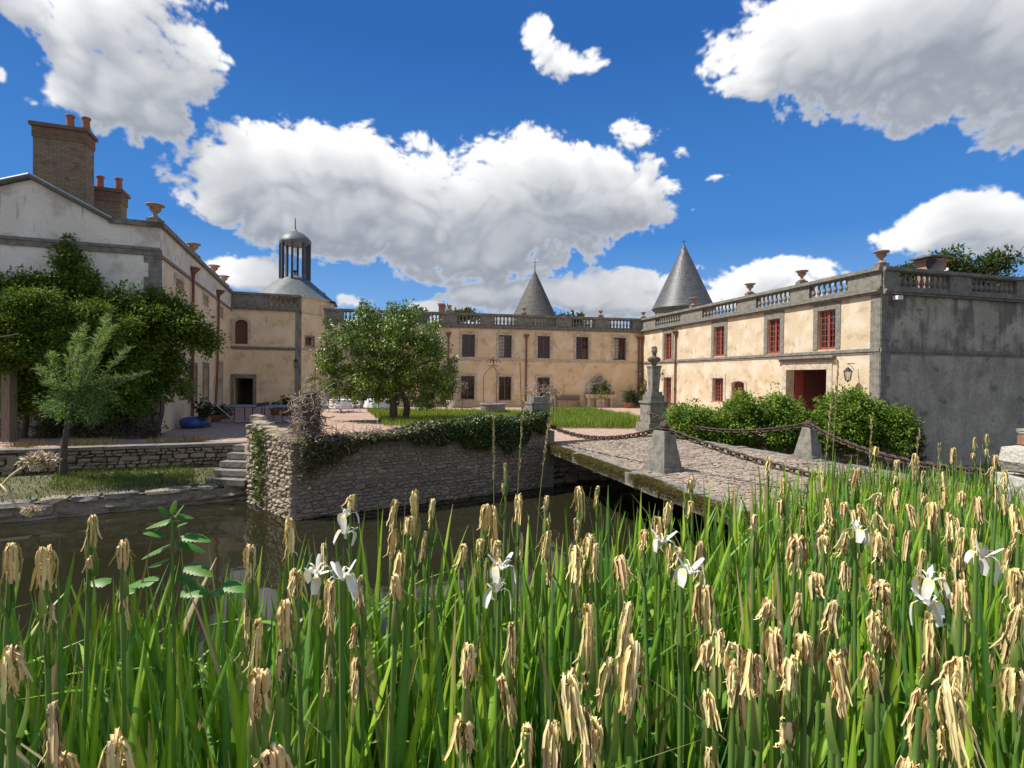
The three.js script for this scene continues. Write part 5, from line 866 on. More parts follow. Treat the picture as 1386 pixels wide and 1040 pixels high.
{ // feathery silver-green shrub standing on the lower terrace
  const b = dep(86, 640, 14.4).setY(WATER + .5), t = thing('feathery_shrub', 'tall feathery silver green shrub with dark trunk on the lower terrace', 'shrub', b), k = -b.z / F, r = rng(101), L = new Leaves();
  part('trunk', [limb([V(0, 0, 0), V(.08, .9, .1), V(.2, 1.7, .1), V(.35, 2.3, .1)], .1, .05)], M.bark, t);
  const stems = []; for (const [px, py, w] of [[130, 425, 1], [148, 440, .8], [100, 440, .8], [78, 470, .7], [118, 455, 1], [155, 435, .7], [172, 470, .6], [95, 480, .8], [140, 480, 1], [188, 505, .5], [65, 500, .6], [110, 500, 1], [160, 510, .8], [85, 520, .8], [130, 520, 1]]) {
    const tip = V((px - 88) * k, b.y * -1 + (2.1 - (py - 506) * k), (r() - .5) * 1.2); const s0 = V(.3 + .2 * r(), 1.9 + .4 * r(), .1), md = s0.clone().lerp(tip, .5).add(V((r() - .5) * .3, .1, (r() - .5) * .3)); stems.push(limb([s0, md, tip], .03, .006, 5)); const cv = new THREE.CatmullRomCurve3([s0, md, tip]);
    for (let j = 0; j < 400 * w; j++) { const u = Math.pow(r(), .75), p = cv.getPoint(u), d = rv(r); d.y = d.y * .5 + .55; d.normalize(); const c = r(); L.leaf(p.add(rv(r).multiplyScalar(.14 * (1.15 - u))), d, V().crossVectors(d, rv(r)).normalize(), .1 + .12 * r(), .02 + .012 * r(), c < .65 ? [.2 + .1 * r(), .34 + .1 * r(), .06 + .03 * r()] : [.44, .52, .24], .15); }
  }
  part('branches', stems, M.bark, t); part('foliage', L.geo(), M.leaf, t, true); part('low_foliage', foliage([[.5, 2.3, 0, .9, .45, .5], [.9, 2.0, .1, .7, .35, .5], [0, 2.1, .1, .6, .35, .5]], 3200, .12, greens([.1, .2, .04], [.2, .32, .09], .2), 103, { clump: .18, aspect: .2, droop: 0 }), M.leaf, t, true);
}
{ // leafy shrubs right of the bust, before the sunlit wing
  const mk = (px, py, rx, ry, Z, label, seed, n) => { const c = dep(px, py, Z), k = Z / F, t = thing('leafy_shrub', label, 'shrub', V(c.x, 0, c.z)), Y = c.y; part('stem', [limb([V(0, 0, 0), V(.1, Y * .5, 0), V(0, Y, 0)], .08, .03), limb([V(.1, 0, .1), V(.4, Y * .6, .1), V(.6, Y, 0)], .05, .02)], M.bark, t);
    const r = rng(seed), bl = [[0, Y, 0, rx * k, ry * k, .9]]; for (let j = 0; j < 6; j++) { const a = j * 1.05 + r(); bl.push([Math.cos(a) * rx * k * .7, Y + Math.sin(a) * ry * k * .65, (r() - .4) * .8, rx * k * (.3 + .25 * r()), ry * k * (.25 + .25 * r()), .5, .9]); } bl.push([0, Y - ry * k * .9, .2, rx * k * .9, ry * k * .5, .6, .8]); bl.push([0, .1, .5, rx * k, .35, .4, .7]);
    part('foliage', foliage(bl, n, .12, greens([.08, .16, .018], [.22, .36, .04], .8), seed, { clump: .2, per: 20, droop: .7 }), M.leaf, t, true); };
  mk(930, 571, 27, 24, 19.6, 'rounded leafy shrub next to the bust pedestal', 111, 9000); mk(966, 576, 24, 21, 19.7, 'low rounded shrub next to the upright shrub', 116, 8000); mk(1000, 561, 19, 28, 19.8, 'upright leafy shrub before the low windows of the sunlit wing', 112, 9000); mk(1052, 562, 32, 28, 19.6, 'bushy shrub left of the red gateway', 113, 13000); mk(1098, 580, 22, 19, 19.4, 'low spreading shrub below the red gateway', 115, 9000); mk(1150, 561, 36, 34, 19.2, 'large bright shrub at the corner of the stained wall', 114, 15000); mk(1200, 576, 22, 24, 19.0, 'small shrub leaning against the stained wall', 117, 7000);
}
{ // dead climber on the stained wall
  const fe = frameOf(pB, pE), r = rng(171), t = thing('wall_climber', 'dark straggling climber at the foot of the stained wall', 'climber', fe.world(fe.at(1236, 585).x, -1.3, .06), fe.turn), tw = [];
  for (let k = 0; k < 40; k++) { const x = (r() - .5) * 1.2, h = .5 + 2.2 * r() * r(); tw.push(G.tube([V(x, 0, 0), V(x + (r() - .5) * .3, h * .5, .02), V(x + (r() - .5) * .8, h, .03)], .008, 4, 8)); } part('stems', tw, M.bark, t);
  part('foliage', foliage([[-.2, .5, .15, .7, .6, .12], [0, 1.1, .1, .5, .5, .1], [-.3, 1.9, .06, .2, .4, .06, .4]], 2600, .08, greens([.03, .04, .02], [.07, .085, .035], .2), 172, { clump: .14 }), M.leaf, t, true);
}
{ // trees standing beyond the roofs
  const far = (px, py, rx, ry, Z, label, seed, n, size) => { const c = dep(px, py, Z), k = Z / F, H = c.y, t = []; const bl = []; const r = rng(seed); for (let j = 0; j < 9; j++) bl.push([(r() - .5) * rx * k * 1.5, H + (r() - .6) * ry * k, (r() - .5) * 2, rx * k * (.25 + .25 * r()), ry * k * (.3 + .3 * r()), 1.2]); bl.push([0, H - ry * k, 0, rx * k, ry * k * .8, 2]); tree('distant_tree', label, V(c.x, 0, c.z), [{ p: [V(0, 0, 0), V(.2, H * .5, 0), V(0, H, 0)], a: .3, b: .1 }], bl, n, size, greens([.04, .075, .02], [.1, .15, .035], .5), seed, M.leaf, { clump: .5, per: 20 }, undefined); };
  far(1320, 362, 60, 30, 38, 'tall tree rising behind the stained end wall balustrade', 121, 7000, .3); far(1232, 366, 26, 14, 40, 'low tree top left of the brick chimney', 122, 2500, .3);
  far(765, 432, 30, 6, 70, 'tree top just above the back balustrade between the cone roofs', 123, 1500, .5); far(620, 424, 26, 5, 70, 'tree top just above the back balustrade beside the slim chimney', 124, 1500, .5); far(560, 424, 20, 5, 70, 'tree top above the back balustrade behind the garden tree', 125, 1200, .5);
}
{ // ivy over the rampart parapet
  const r = rng(131), L = new Leaves(), P = t => F1.clone().lerp(F2, t).setY(0), n = V(.59, 0, .81), col = greens([.025, .05, .012], [.085, .135, .03], .5);
  for (let k = 0; k < 42000; k++) {
    const t = .02 + .95 * Math.pow(r(), .8), hang = Math.max(.05, .34 + .7 * perlin(t * 7, 2.5, .5) + .35 * perlin(t * 23, 4.5, .5)) + (t < .16 ? 1.7 * (1 - t / .16) * r() : 0), top = .5 + (.16 + .62 * smoothstep(t, .3, .6)) * (.6 + .5 * perlin(t * 6, 7.5, .5)), y = lerp(.55 - hang, top, Math.pow(r(), .7)), over = y > .42;
    const p = P(t).setY(y).addScaledVector(n, over ? -1.0 * r() + .32 : .08 + .16 * r()); const d = n.clone().multiplyScalar(.5).add(rv(r)); d.y -= .5; d.normalize(); L.leaf(p, d, V().crossVectors(d, rv(r)).normalize(), .05 + .045 * r(), .04 + .03 * r(), mul3(t < .5 && r() < .55 * (1 - t) ? [.2, .145, .085] : col(r), .9 + .7 * r()), .2);
  }
  const o = single('ivy', L.geo(), M.leafGloss, 'dark green ivy spilling over the rampart parapet', 'ivy', null, true); o.userData.kind = 'stuff';
  // dry twigs and the dead-vine stump
  const tw = [], st = dep(410, 560, 13.6); const base = V(F1.x + .28, .45, F1.z - .42);
  const t = thing('vine_stump', 'post smothered in dry curling vine stems on the rampart corner', 'dead vine', base);
  part('post', [limb([V(0, -.1, 0), V(.03, .5, 0), V(0, 1.1, 0)], .2, .16)], M.bark, t); t.scale.set(1.3, 1.12, 1.3);
  for (let k = 0; k < 300; k++) { const a = r() * 6.28, y = r() * 1.12, q = .16 + .1 * r(), pts = [V(Math.cos(a) * q, y, Math.sin(a) * q)]; let d = V(Math.cos(a + 1.6) * .8, (r() - .4) * .9, Math.sin(a + 1.6) * .8).normalize(); for (let j = 0; j < 4; j++) { d.add(rv(r).multiplyScalar(.8)).normalize(); pts.push(pts[j].clone().addScaledVector(d, .06 + .06 * r())); } tw.push(G.tube(pts, .005 + .005 * r(), 4, 8)); }
  const a1 = part('dry_stems', tw, M.twig, t); a1.userData.kind = 'stuff';
  const t2 = []; for (let k = 0; k < 420; k++) { const t_ = Math.pow(r(), 1.4) * .62, p = P(t_).setY(.42 + .28 * r()).addScaledVector(n, .2 - .6 * r()), pts = [p]; let d = rv(r); d.y *= .4; for (let j = 0; j < 4; j++) { d.add(rv(r).multiplyScalar(.6)).normalize(); pts.push(pts[j].clone().addScaledVector(d, .07 + .05 * r())); } t2.push(G.tube(pts, .004 + .004 * r(), 4, 7)); }
  const a2 = single('dry_twigs', t2, M.twig, 'tangle of dry brown twigs along the parapet top', 'twigs'); a2.userData.kind = 'stuff';
  const L2 = new Leaves(); for (let k = 0; k < 500; k++) { const t_ = .12 + .1 * perlin(k * .1, .5, .5), s = F0.clone().lerp(F1, .38 + .2 * (r() - .5)).setY(lerp(-1.2, .75, r())), nn = V(-.69, 0, .72), p = s.addScaledVector(nn, .06 + .1 * r()), d = rv(r); d.y -= .4; d.normalize(); L2.leaf(p, d, V().crossVectors(d, rv(r)).normalize(), .09, .06, col(r).map(c => c * 1.6), .2); }
  const a3 = single('wall_ivy', L2.geo(), M.leaf, 'thin trail of ivy climbing the sunlit side of the rampart', 'ivy', null, true); a3.userData.kind = 'stuff';
}
{ // standard roses in the beds and on the pillar
  const r = rng(141), col = rr => { const c = rr(); return c < .35 ? [.34, .2, .16] : c < .8 ? [.1, .13, .05] : [.5, .42, .38]; };
  for (const [px, py, h, w, label] of [[625, 560, 1.3, .3, 'thin standard rose bush on the lawn left of the well'], [813, 564, 1.05, .55, 'standard rose tree on the grass before the wall fountain'], [748, 568, 1.3, .4, 'straggling standard rose behind the pillar']]) { const p = gnd(px, py), t = thing('standard_rose', label, 'rose', p); part('stem', [limb([V(0, 0, 0), V(.03, h * .5, 0), V(0, h, 0)], .025, .015, 5)], M.bark, t); part('crown', foliage([[0, h + .25, 0, w, .36, w]], 420, .08, px === 813 ? greens([.1, .11, .03], [.3, .27, .08], .4) : col, px, { clump: .16, per: 9 }), M.leaf, t, true); }
  const t = thing('climbing_rose', 'straggling rose twigs with small pale blooms on top of the stone pillar', 'rose', V(pil.x, 1.3, pil.z)); const tw = []; for (let k = 0; k < 16; k++) { const a = r() * 6.28; tw.push(G.tube([V(0, .02, 0), V(Math.cos(a) * .2, .25, Math.sin(a) * .2), V(Math.cos(a) * (.4 + .3 * r()), .25 + .45 * r(), Math.sin(a) * .4)], .006, 4, 8)); } part('twigs', tw, M.twig, t); const bm = part('blooms', foliage([[-.1, .4, 0, .5, .22, .4], [.3, .45, .1, .4, .25, .3]], 330, .055, rr => rr() < .3 ? [.6, .52, .46] : rr() < .5 ? [.36, .2, .17] : [.1, .13, .05], 9, { clump: .14, per: 6 }), M.leaf, t, true); bm.userData.kind = 'stuff';
}
// ---------------------------------------------------------------- the iris bed
const UP = V(0, 1, 0);
{
  const r = rng(201), bed = thing('iris_bed', 'dense bed of upright green iris leaves on the near bank', 'iris leaves', V(0.3, .6, -1.4));
  const blades = [];
  function blade(x, Z, h, w, lean, az, kink, hue) { blades.push({ x, Z, h, w, lean, az, kink, hue, s: w * h / (Z * Z) }); }
  for (let k = 0; k < 18500; k++) {
    const Z = Math.sqrt(lerp(.42 * .42, 6.2 * 6.2, Math.pow(r(), 1.25))), X = (r() * 2 - 1) * (Z * 1.08 + .6), e = edgeZ(X) - Z; if (e < -.1) continue;
    const dens = .78 + .9 * perlin(X * 2.6, Z * 2.6, 4.5) + (X > .2 || X < -.3 ? .25 : 0); if (r() > dens + .3) continue;
    const left = smoothstep(-X / Z, .3, .9);
    let h = (.88 + .14 * perlin(X * 1.7, Z * 1.7, 9.5)) * (.72 + .38 * r()) - .06 * left; if (Z < .75) h *= lerp(.72, 1, smoothstep(Z, .42, .75));
    if (r() < .25) h *= .55 + .3 * r();
    blade(X, Z, h, .016 + .027 * r() * (Z < 2 ? 1 : .7), (.04 + .4 * r() * r()), r() * 6.283, r() < .12 ? .4 + r() : 0, r());
  }
  // leaves that stand out singly in the photograph: tip pixel, height above ground, width, lean
  for (const [px, py, Z, w, lean, az] of [[262, 672, 1.7, .016, .06, 2], [100, 735, 1.5, .017, .1, 1], [300, 770, 1.25, .02, .25, 3.4], [545, 655, 1.9, .018, .02, 0], [432, 700, 1.7, .02, .3, 2.4], [775, 640, 1.8, .014, .1, .5], [965, 636, 1.8, .016, .2, 3.1], [1010, 650, 2, .016, .15, 3.5], [1330, 690, 1.5, .022, .3, .2], [185, 690, 1.5, .016, .15, .4], [130, 878, .95, .02, .75, 3.3], [300, 980, .85, .02, .8, .3], [700, 790, 1.1, .016, .6, .4], [1000, 780, 1.2, .02, .55, 3.0], [1120, 930, .9, .022, .7, .2], [520, 900, 1, .02, .6, 3.4], [860, 700, 1.6, .016, .5, .5], [30, 800, 1.1, .018, .6, 3.2]]) { const p = dep(px, py, Z), g = bankY(p.x, Z); blade(p.x - Math.cos(az) * lean * .5, Z, (p.y - g) * 1.02, w, lean, az, 0, r()); }
  const make = b => {
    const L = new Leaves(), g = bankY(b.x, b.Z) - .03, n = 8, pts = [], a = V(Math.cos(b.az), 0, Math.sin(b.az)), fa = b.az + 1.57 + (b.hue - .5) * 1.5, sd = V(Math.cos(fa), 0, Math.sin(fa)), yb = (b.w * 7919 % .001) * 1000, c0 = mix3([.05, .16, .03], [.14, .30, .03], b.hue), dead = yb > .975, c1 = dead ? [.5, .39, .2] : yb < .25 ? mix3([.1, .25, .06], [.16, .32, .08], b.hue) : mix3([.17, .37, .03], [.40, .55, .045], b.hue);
    for (let k = 0; k <= n; k++) { const t = k / n, fl = b.kink && t > .55 ? (t - .55) * b.kink : 0; pts.push(V(b.x - .3, g - .6, -b.Z + 1.4).addScaledVector(a, b.h * (b.lean * t * t + fl * 1.1)).add(V(0, b.h * (t - .25 * b.lean * t * t - fl * fl * 1.4 - fl * .35), 0))); }
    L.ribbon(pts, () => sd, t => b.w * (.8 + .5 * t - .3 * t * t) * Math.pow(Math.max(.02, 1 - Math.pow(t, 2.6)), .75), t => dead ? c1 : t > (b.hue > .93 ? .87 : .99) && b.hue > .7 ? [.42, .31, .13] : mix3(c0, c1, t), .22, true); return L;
  };
  blades.sort((p, q) => q.s * (Math.abs(q.x) < q.Z * .95 ? 1 : .01) - p.s * (Math.abs(p.x) < p.Z * .95 ? 1 : .01));
  const rest = new Leaves();
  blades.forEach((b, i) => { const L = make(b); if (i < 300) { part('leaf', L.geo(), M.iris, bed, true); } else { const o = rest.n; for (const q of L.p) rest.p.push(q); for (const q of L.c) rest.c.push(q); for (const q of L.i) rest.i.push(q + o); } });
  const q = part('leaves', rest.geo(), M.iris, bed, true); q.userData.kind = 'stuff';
}
// withered blooms: papery petals that have collapsed and hang down around the stem
const WITHER = Array.from({ length: 12 }, (_, v) => {
  const r = rng(300 + v), L = new Leaves(), nb = 11 + Math.floor(r() * 5), n = nb + 15 + Math.floor(r() * 8), H = .072 + .024 * r(), tone = .92 + .3 * r(), loop = r() < .4;
  for (let k = 0; k < n; k++) {
    const big = k < nb, a = big ? k * 6.283 / nb * 2.6 + r() : r() * 6.283, ro = big ? .004 + .0045 * r() : .003 + .0065 * r(), tier = big ? (k % 3) * .22 * r() : r() * .7, len = H * (big ? .5 + .45 * r() : .25 + .5 * r()) * (1 - .4 * tier), y0 = -H * .6 * tier, pts = [], m = 9, tw = (r() - .5) * (big ? 1.2 : 4), jit = big ? .0027 : .004, tip = r() < .12 ? .006 + .014 * r() : -.25 * ro, s = .8 + .35 * r();
    const cc = [(.70 + .13 * r()) * tone * s, (.55 + .11 * r()) * tone * s, (.255 + .08 * r()) * tone * s].map(q => Math.min(.84, q)), ck = [cc[0] * .68, cc[1] * .58, cc[2] * .46], cr = Array.from({ length: m + 1 }, () => r()), hump = loop && big ? .012 + .008 * r() : .008;
    for (let j = 0; j <= m; j++) { const t = j / m, out = ro * (1 + (loop && big ? .5 : 0)) * Math.sin(Math.min(1, t * 2.4) * Math.PI * .5) + tip * t * t * t + jit * (cr[j] - .5), up = t < .25 ? hump * Math.sin(t / .25 * 1.57) : hump - (t - .25) / .75 * len, aa = a + tw * .2 * t + (big ? .12 : .4) * (r() - .5); pts.push(V(Math.cos(aa) * out, y0 + up + jit * .4 * (r() - .5), Math.sin(aa) * out)); }
    const w = big ? .0034 + .0028 * r() : .0016 + .0024 * r(); L.ribbon(pts, t => V(-Math.sin(a + tw * t * .4), .12 * (r() - .5), Math.cos(a + tw * t * .4)).normalize(), t => w * (.4 + .85 * Math.sin(.15 + t * 2.75)) * (.82 + .36 * cr[Math.round(t * m)]), t => mix3(cc, ck, Math.pow(cr[Math.round(t * m)], 2) * .6 + (t > .9 ? .3 : 0)), big ? -(.5 + .5 * r()) : .6, true);
  }
  return L.geo();
});
// an open iris flower: three falls with yellow signal, three narrow standards
const BLOOM = Array.from({ length: 4 }, (_, v) => {
  const r = rng(340 + v), L = new Leaves();
  for (let k = 0; k < 3; k++) {
    const a = k * 2.094 + v + .5 * r(), d = V(Math.cos(a), 0, Math.sin(a)), s = V(-d.z, 0, d.x), pts = [], R = .030 + .012 * r(), dr = .018 + .028 * r(), m = 14, cu = (r() - .5) * .8;
    for (let j = 0; j <= m; j++) { const t = j / m; pts.push(V().addScaledVector(d, R * (t * 1.6 - .62 * t * t)).addScaledVector(s, .006 * Math.sin(t * 5 + v) * t).add(V(0, .02 * Math.sin(t * 2.3) - dr * t * t * t * 1.5 + .0015 * Math.sin(t * 22), 0))); }
    L.ribbon(pts, t => s.clone().add(V(0, cu * t * t, 0)).normalize(), t => t < .48 ? .007 + .004 * t : .009 + .015 * Math.sin((t - .48) / .52 * 2.75), t => t > .5 && t < .74 ? mix3([.85, .66, .1], [.86, .84, .72], Math.abs(t - .6) / .15) : [.86, .85, .79], -.3);
    const b = a + 1.05, e = V(Math.cos(b), 0, Math.sin(b)), q = [], ln = .03 + .025 * r(), op = .3 + .9 * r(); for (let j = 0; j <= 9; j++) { const t = j / 9; q.push(V().addScaledVector(e, ln * op * t).add(V(0, ln * (t - .35 * op * t * t), 0))); } L.ribbon(q, () => V(-e.z, .2 * (r() - .5), e.x).normalize(), t => .003 + .010 * Math.sin(Math.min(1, t * 1.03) * 2.7), () => [.86, .855, .83], .45);
    const st = []; for (let j = 0; j <= 6; j++) { const t = j / 6; st.push(V().addScaledVector(d, .024 * t).add(V(0, .01 + .017 * Math.sin(t * 2.2), 0))); } L.ribbon(st, () => s, t => .006 - .002 * t, () => [.85, .8, .58], -.5);
  }
  return L.geo();
});
const SPATHE = (() => { const L = new Leaves(); for (const a of [0, 3.14]) { const pts = []; for (let j = 0; j <= 6; j++) { const t = j / 6; pts.push(V(Math.cos(a) * (.004 + .007 * Math.sin(t * 2.6)), .085 * t, Math.sin(a) * .004)); } L.ribbon(pts, () => V(0, 0, 1), t => .016 * Math.pow(1 - t, .6) + .002, t => mix3([.12, .24, .04], [.42, .36, .14], t * t), .5); } return L.geo(); })();
M.stalk = mat({ color: C(.11, .21, .035), roughness: .6 });
const stalkGeo = (() => { const g = new THREE.CylinderGeometry(.0042, .0065, 1, 7, 6); g.translate(0, .5, 0); return g; })();
{
  const r = rng(401); let idx = 0;
  function stalk(px, py, heads, fresh, Zin, big = 1) {
    const topY = 1.735 + .05 * (r() - .5), d = ray(px, py), Z = Zin || clamp((EYE - topY) / (-d.y / -d.z), .62, 4.6), p = dep(px, py, Z), lean = (r() - .5) * .1, leanZ = (r() - .5) * .08;
    const gx = p.x - lean, gz = p.z - leanZ, gy = bankY(gx, -gz) - .02, h = p.y - gy;
    const t = thing('iris_stalk', '', 'iris', V(gx, gy, gz), 0, fresh ? undefined : 'withered iris stalks in the foreground bed');
    const dir = V(lean, h, leanZ), len = dir.length(), s = part('stem', stalkGeo, M.stalk, t, true); s.scale.set(big, len, big); s.quaternion.setFromUnitVectors(UP, dir.clone().normalize());
    let y = 0;
    for (let k = 0; k < heads; k++) {
      const f = 1 - y / len, at = dir.clone().multiplyScalar(f).add(V((r() - .5) * .008 + (k ? (r() - .5) * .03 : 0), 0, (r() - .5) * .01)), sc = big * (.8 + .28 * r());
      const m = new THREE.Mesh(WITHER[Math.floor(r() * 12)], M.dry); m.name = 'withered_bloom'; m.position.copy(at); m.rotation.set((r() - .5) * .35, r() * 6.28, (r() - .5) * .35); const kind = r(); m.scale.set(sc * (.75 + .45 * r()), sc * (kind < .25 ? .7 : .9 + .4 * r()), sc * (.75 + .45 * r())); t.add(m);
      const sp = new THREE.Mesh(SPATHE, M.petal); sp.name = 'spathe'; sp.position.copy(at).add(V(0, -.13 * sc, 0)); sp.rotation.set((r() - .5) * .2, r() * 6.28, (r() - .5) * .2); sp.scale.setScalar(sc); t.add(sp);
      y += (.06 + .045 * r()) * big;
    }
    if (fresh) for (let k = 0; k < fresh; k++) { const m = new THREE.Mesh(BLOOM[(idx + k) % 4], M.petal); m.name = 'open_bloom'; m.position.copy(dir).multiplyScalar(1 - (heads ? .05 + .05 * k : .04 * k) / len).add(V((r() - .5) * .02, 0, .012 + .02 * r())); m.rotation.set((r() - .3) * .5, r() * 6.28, (r() - .5) * .5); m.scale.setScalar(.84); t.add(m); }
    // a leaf hugging the stalk
    const L = new Leaves(), a = r() * 6.28, pts = []; for (let j = 0; j <= 6; j++) { const q = j / 6; pts.push(dir.clone().multiplyScalar(q * (.55 + .2 * (idx % 3) * .5)).addScaledVector(V(Math.cos(a), 0, Math.sin(a)), .008 + .05 * q * q)); } L.ribbon(pts, () => V(-Math.sin(a), 0, Math.cos(a)), q => .018 * Math.pow(1 - q, .5) + .001, q => mix3([.07, .18, .02], [.13, .27, .03], q), .4); part('leaf', L.geo(), M.iris, t, true);
    t.userData.label = fresh === 2 ? 'tall iris with two open white and yellow flowers under withered blooms' : fresh ? 'iris stalk with one open white and yellow flower among tan blooms' : heads === 1 ? 'iris stalk bearing a single withered tan bloom among green leaves' : heads === 2 ? 'iris stalk bearing two withered tan blooms among green leaves' : 'iris stalk crowded with three or more withered tan blooms';
    if (fresh) t.userData.group = fresh === 2 ? 'irises with two white flowers' : 'irises with one white flower';
    idx++; return t;
  }
  const near = [[122, 708, 2], [60, 755, 2], [165, 742, 2], [14, 748, 1], [12, 892, 1], [68, 962, 2], [150, 1026, 1], [340, 748, 3], [384, 828, 2], [346, 846, 3], [357, 920, 2], [393, 715, 1], [535, 682, 2], [561, 674, 2], [585, 680, 2], [553, 706, 2], [490, 785, 3], [447, 796, 2], [538, 782, 1], [632, 880, 2], [685, 630, 2], [703, 678, 2], [655, 692, 2], [670, 698, 2], [740, 674, 2], [738, 730, 2], [785, 669, 2], [808, 662, 1], [776, 748, 2], [797, 730, 3], [806, 742, 1], [936, 652, 2], [918, 750, 1], [800, 828, 3], [850, 828, 1], [858, 888, 1], [823, 898, 2], [766, 930, 2], [789, 968, 2], [690, 848, 2], [712, 992, 1], [840, 762, 1], [1040, 626, 1], [1060, 650, 3], [1120, 680, 2], [1146, 686, 3], [1078, 740, 2], [1115, 732, 1], [1105, 785, 2], [1130, 818, 2], [1035, 820, 1], [1050, 868, 2], [1068, 905, 2], [993, 882, 2], [1020, 896, 1], [955, 808, 2], [968, 862, 3], [1090, 870, 1], [1130, 892, 1], [1190, 796, 2], [1184, 838, 2], [1190, 732, 2], [1185, 608, 2], [1215, 626, 2], [1240, 620, 1], [1251, 640, 2], [1275, 642, 2], [1290, 612, 1], [1320, 594, 2], [1336, 592, 2], [1346, 620, 2], [1190, 672, 3], [1166, 690, 2], [1300, 670, 2], [1325, 682, 2], [1285, 706, 3], [1302, 720, 3], [1372, 696, 2], [1379, 722, 2], [1262, 838, 2], [1296, 905, 2], [1244, 957, 2], [1285, 950, 1], [1371, 778, 2], [1376, 830, 2], [1300, 800, 1], [1210, 668, 2], [1230, 690, 2], [1262, 690, 1], [1350, 660, 1], [1360, 640, 2], [1160, 640, 1], [1112, 640, 1], [1086, 690, 1], [1020, 700, 1], [950, 740, 1], [905, 690, 2], [870, 720, 1], [630, 740, 1], [400, 780, 1]];
  for (const [x, y, h] of near) { const lo = y > 820; stalk(x, y, h, 0, 0, lo ? 1.0 : 1.05); }
  for (const [x, y, h, f] of [[676, 738, 1, 2], [474, 676, 1, 2], [440, 742, 2, 1], [461, 782, 0, 1], [894, 706, 1, 1], [1158, 694, 1, 1], [1252, 752, 1, 2], [1322, 752, 0, 1], [922, 772, 0, 1]]) stalk(x, y, h, f, 0, 1.05);
}
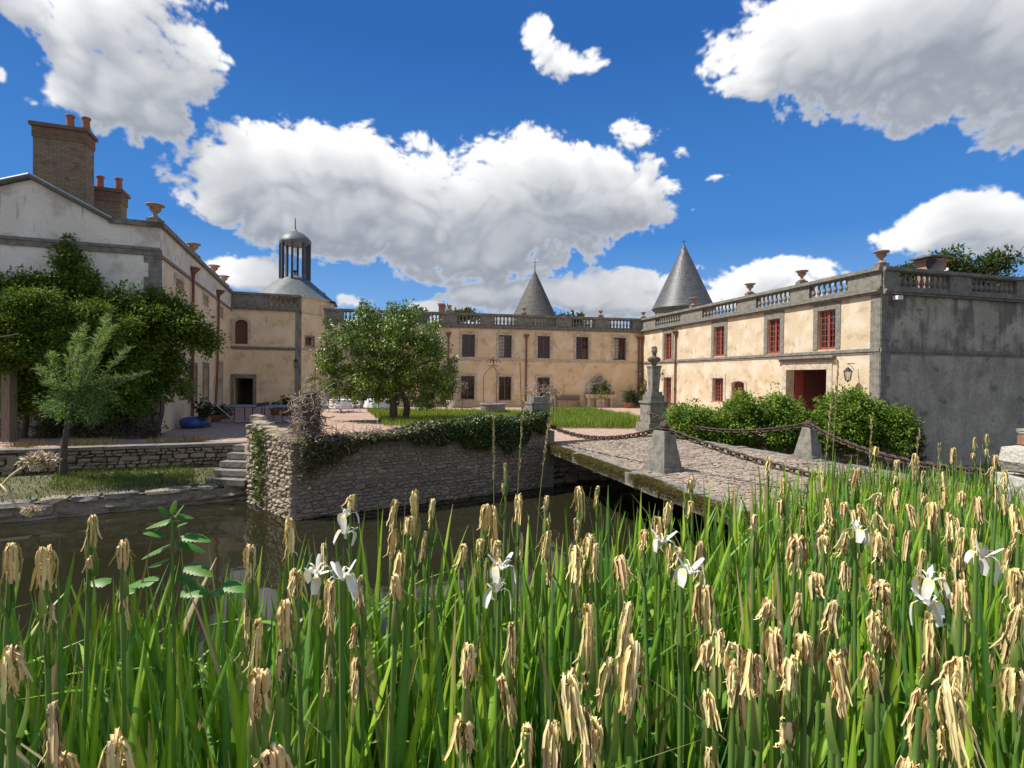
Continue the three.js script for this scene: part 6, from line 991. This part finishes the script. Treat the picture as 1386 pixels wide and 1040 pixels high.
// ---------------------------------------------------------------- weeds among the irises
M.stem = mat({ color: C(.17, .2, .07), roughness: .8 });
M.straw = mat({ color: C(.5, .4, .24), roughness: .9 });
{
  // broad-leaved plant by the water
  const Z = 1.45, p = dep(232, 700, Z), gy = bankY(p.x, Z), t = thing('broad_leaved_weed', 'leafy plant with broad bright green leaves among the irises by the water', 'plant', V(p.x, gy, -Z)), H = p.y - gy, r = rng(501), k = Z / F;
  part('stem', [limb([V(-.02, 0, 0), V(.01, H * .5, 0), V(0, H, 0)], .005, .0035, 6)], M.stalk, t);
  const big = (x, y, ang, len, wid, tilt) => { const L = new Leaves(), d = V(Math.cos(ang), Math.sin(ang) * .5 + tilt, .4 * Math.sin(ang * 3)).normalize(), s = V().crossVectors(d, V(.1, 1, .4)).normalize(), pts = []; for (let j = 0; j <= 16; j++) { const q = j / 16; pts.push(V((x - 232) * k, H - (y - 700) * k, 0).addScaledVector(d, len * q).add(V(0, -.25 * len * q * q, 0))); } L.ribbon(pts, () => s, q => wid * (q < .12 ? .12 + q * 1.2 : 1.45 * Math.pow(q + .1, .5) * Math.pow(1 - q, .8)) * (1 + .16 * Math.sin(q * 46)) + .001, q => [.07 + .05 * r(), .22 + .05 * r(), .02], .25); part('leaf', L.geo(), M.iris, t, true); };
  big(232, 705, 3.1, .07, .04, -.1); big(245, 725, .1, .09, .05, .05); big(228, 740, 3.4, .1, .055, -.1); big(236, 700, .9, .06, .028, .6); big(228, 700, 2.2, .05, .025, .6); big(240, 712, .4, .045, .025, .4); big(225, 725, 2.8, .06, .035, .3); big(250, 765, .3, .1, .06, -.1); big(215, 785, 3.2, .1, .06, .0); big(245, 800, .2, .09, .06, .1); big(232, 696, 1.5, .05, .022, .8); big(150, 790, 3.1, .07, .05, .2); big(234, 698, 5.6, .05, .03, .3); big(230, 704, 4.2, .05, .03, .2); big(238, 735, 5.9, .075, .045, -.05); big(226, 760, 3.6, .08, .05, .1); big(240, 780, 5.5, .08, .05, 0); big(160, 800, .4, .07, .05, .1); big(300, 790, .2, .09, .06, 0); big(310, 800, 3.3, .08, .055, .1);
  // tall grasses with seed heads
  const grass = (px, py, Z_, lean, seed, label) => { const q = dep(px, py, Z_), g = bankY(q.x, Z_), tt = thing('grass_stem', label, 'grass', V(q.x - lean, g, -Z_)), h = q.y - g, pts = [V(0, 0, 0), V(lean * .2, h * .4, 0), V(lean * .5, h * .75, 0), V(lean, h, 0)], rr = rng(seed); part('stem', [G.tube(pts, .0016, 5, 20)], M.stem, tt); const L = new Leaves(), cv = new THREE.CatmullRomCurve3(pts); for (let j = 0; j < 90; j++) { const u = .74 + .26 * rr(), w = cv.getPoint(u), d = V((rr() - .5) * .8, 1, (rr() - .5) * .8).normalize(); L.leaf(w, d, V().crossVectors(d, rv(rr)).normalize(), .014 + .012 * rr(), .004, [.42, .34, .17], .3); } part('seed_head', L.geo(), M.dry, tt, true); };
  grass(1135, 490, 1.9, .03, 1, 'tall grass with reddish seed head rising before the shrubs'); grass(1128, 530, 2.0, .06, 2, 'tall grass stem beside the reddish seed head'); grass(668, 560, 1.9, -.01, 3, 'thin upright grass stem before the rampart'); grass(708, 545, 1.9, .03, 4, 'tall yellow grass stem left of the stone pillar'); grass(748, 540, 1.95, .08, 5, 'tall bent grass stem crossing the stone pillar'); grass(1245, 585, 2.4, .06, 6, 'dry grass spike before the stained wall'); grass(1272, 600, 2.4, .02, 7, 'thin green grass before the stained wall'); grass(1180, 570, 2.3, .01, 8, 'brown seed head before the dark moat wall'); grass(970, 840, .9, -.01, 9, 'dry brown seed spike among the iris leaves');
  // dry round heads at the left edge
  const dry = (pts, R, label) => { const w = pts.map(([x, y, z]) => dep(x, y, z)), o = w[0].clone(), tt = thing('dry_flower_head', label, 'dry flower', o); part('stem', [G.tube(w.map(q => q.clone().sub(o)), .003, 5, 20)], M.straw, tt); const e = w[w.length - 1].clone().sub(o); part('head', foliage([[e.x + R * .7, e.y, e.z, R * 1.3, R * .5, R]], 900, R * .45, q => [.5 + .12 * q(), .4 + .1 * q(), .27 + .08 * q()], 7, { clump: R * .22, per: 18, aspect: .5, shell: .7 }), M.dry, tt, true); };
  dry([[-60, 1000, 1.1], [-40, 760, 1.12], [0, 660, 1.15], [45, 622, 1.15]], .026, 'flat dry pale seed head nodding on a thin stalk over the water'); dry([[-30, 980, 1.1], [-15, 700, 1.1], [2, 655, 1.1], [25, 690, 1.1], [38, 690, 1.1]], .014, 'small dry brown seed head on a drooping stalk over the water');
}
scene.traverse(o => { if (o.isMesh) { o.castShadow = true; o.receiveShadow = true; } });
renderer.render(scene, camera);
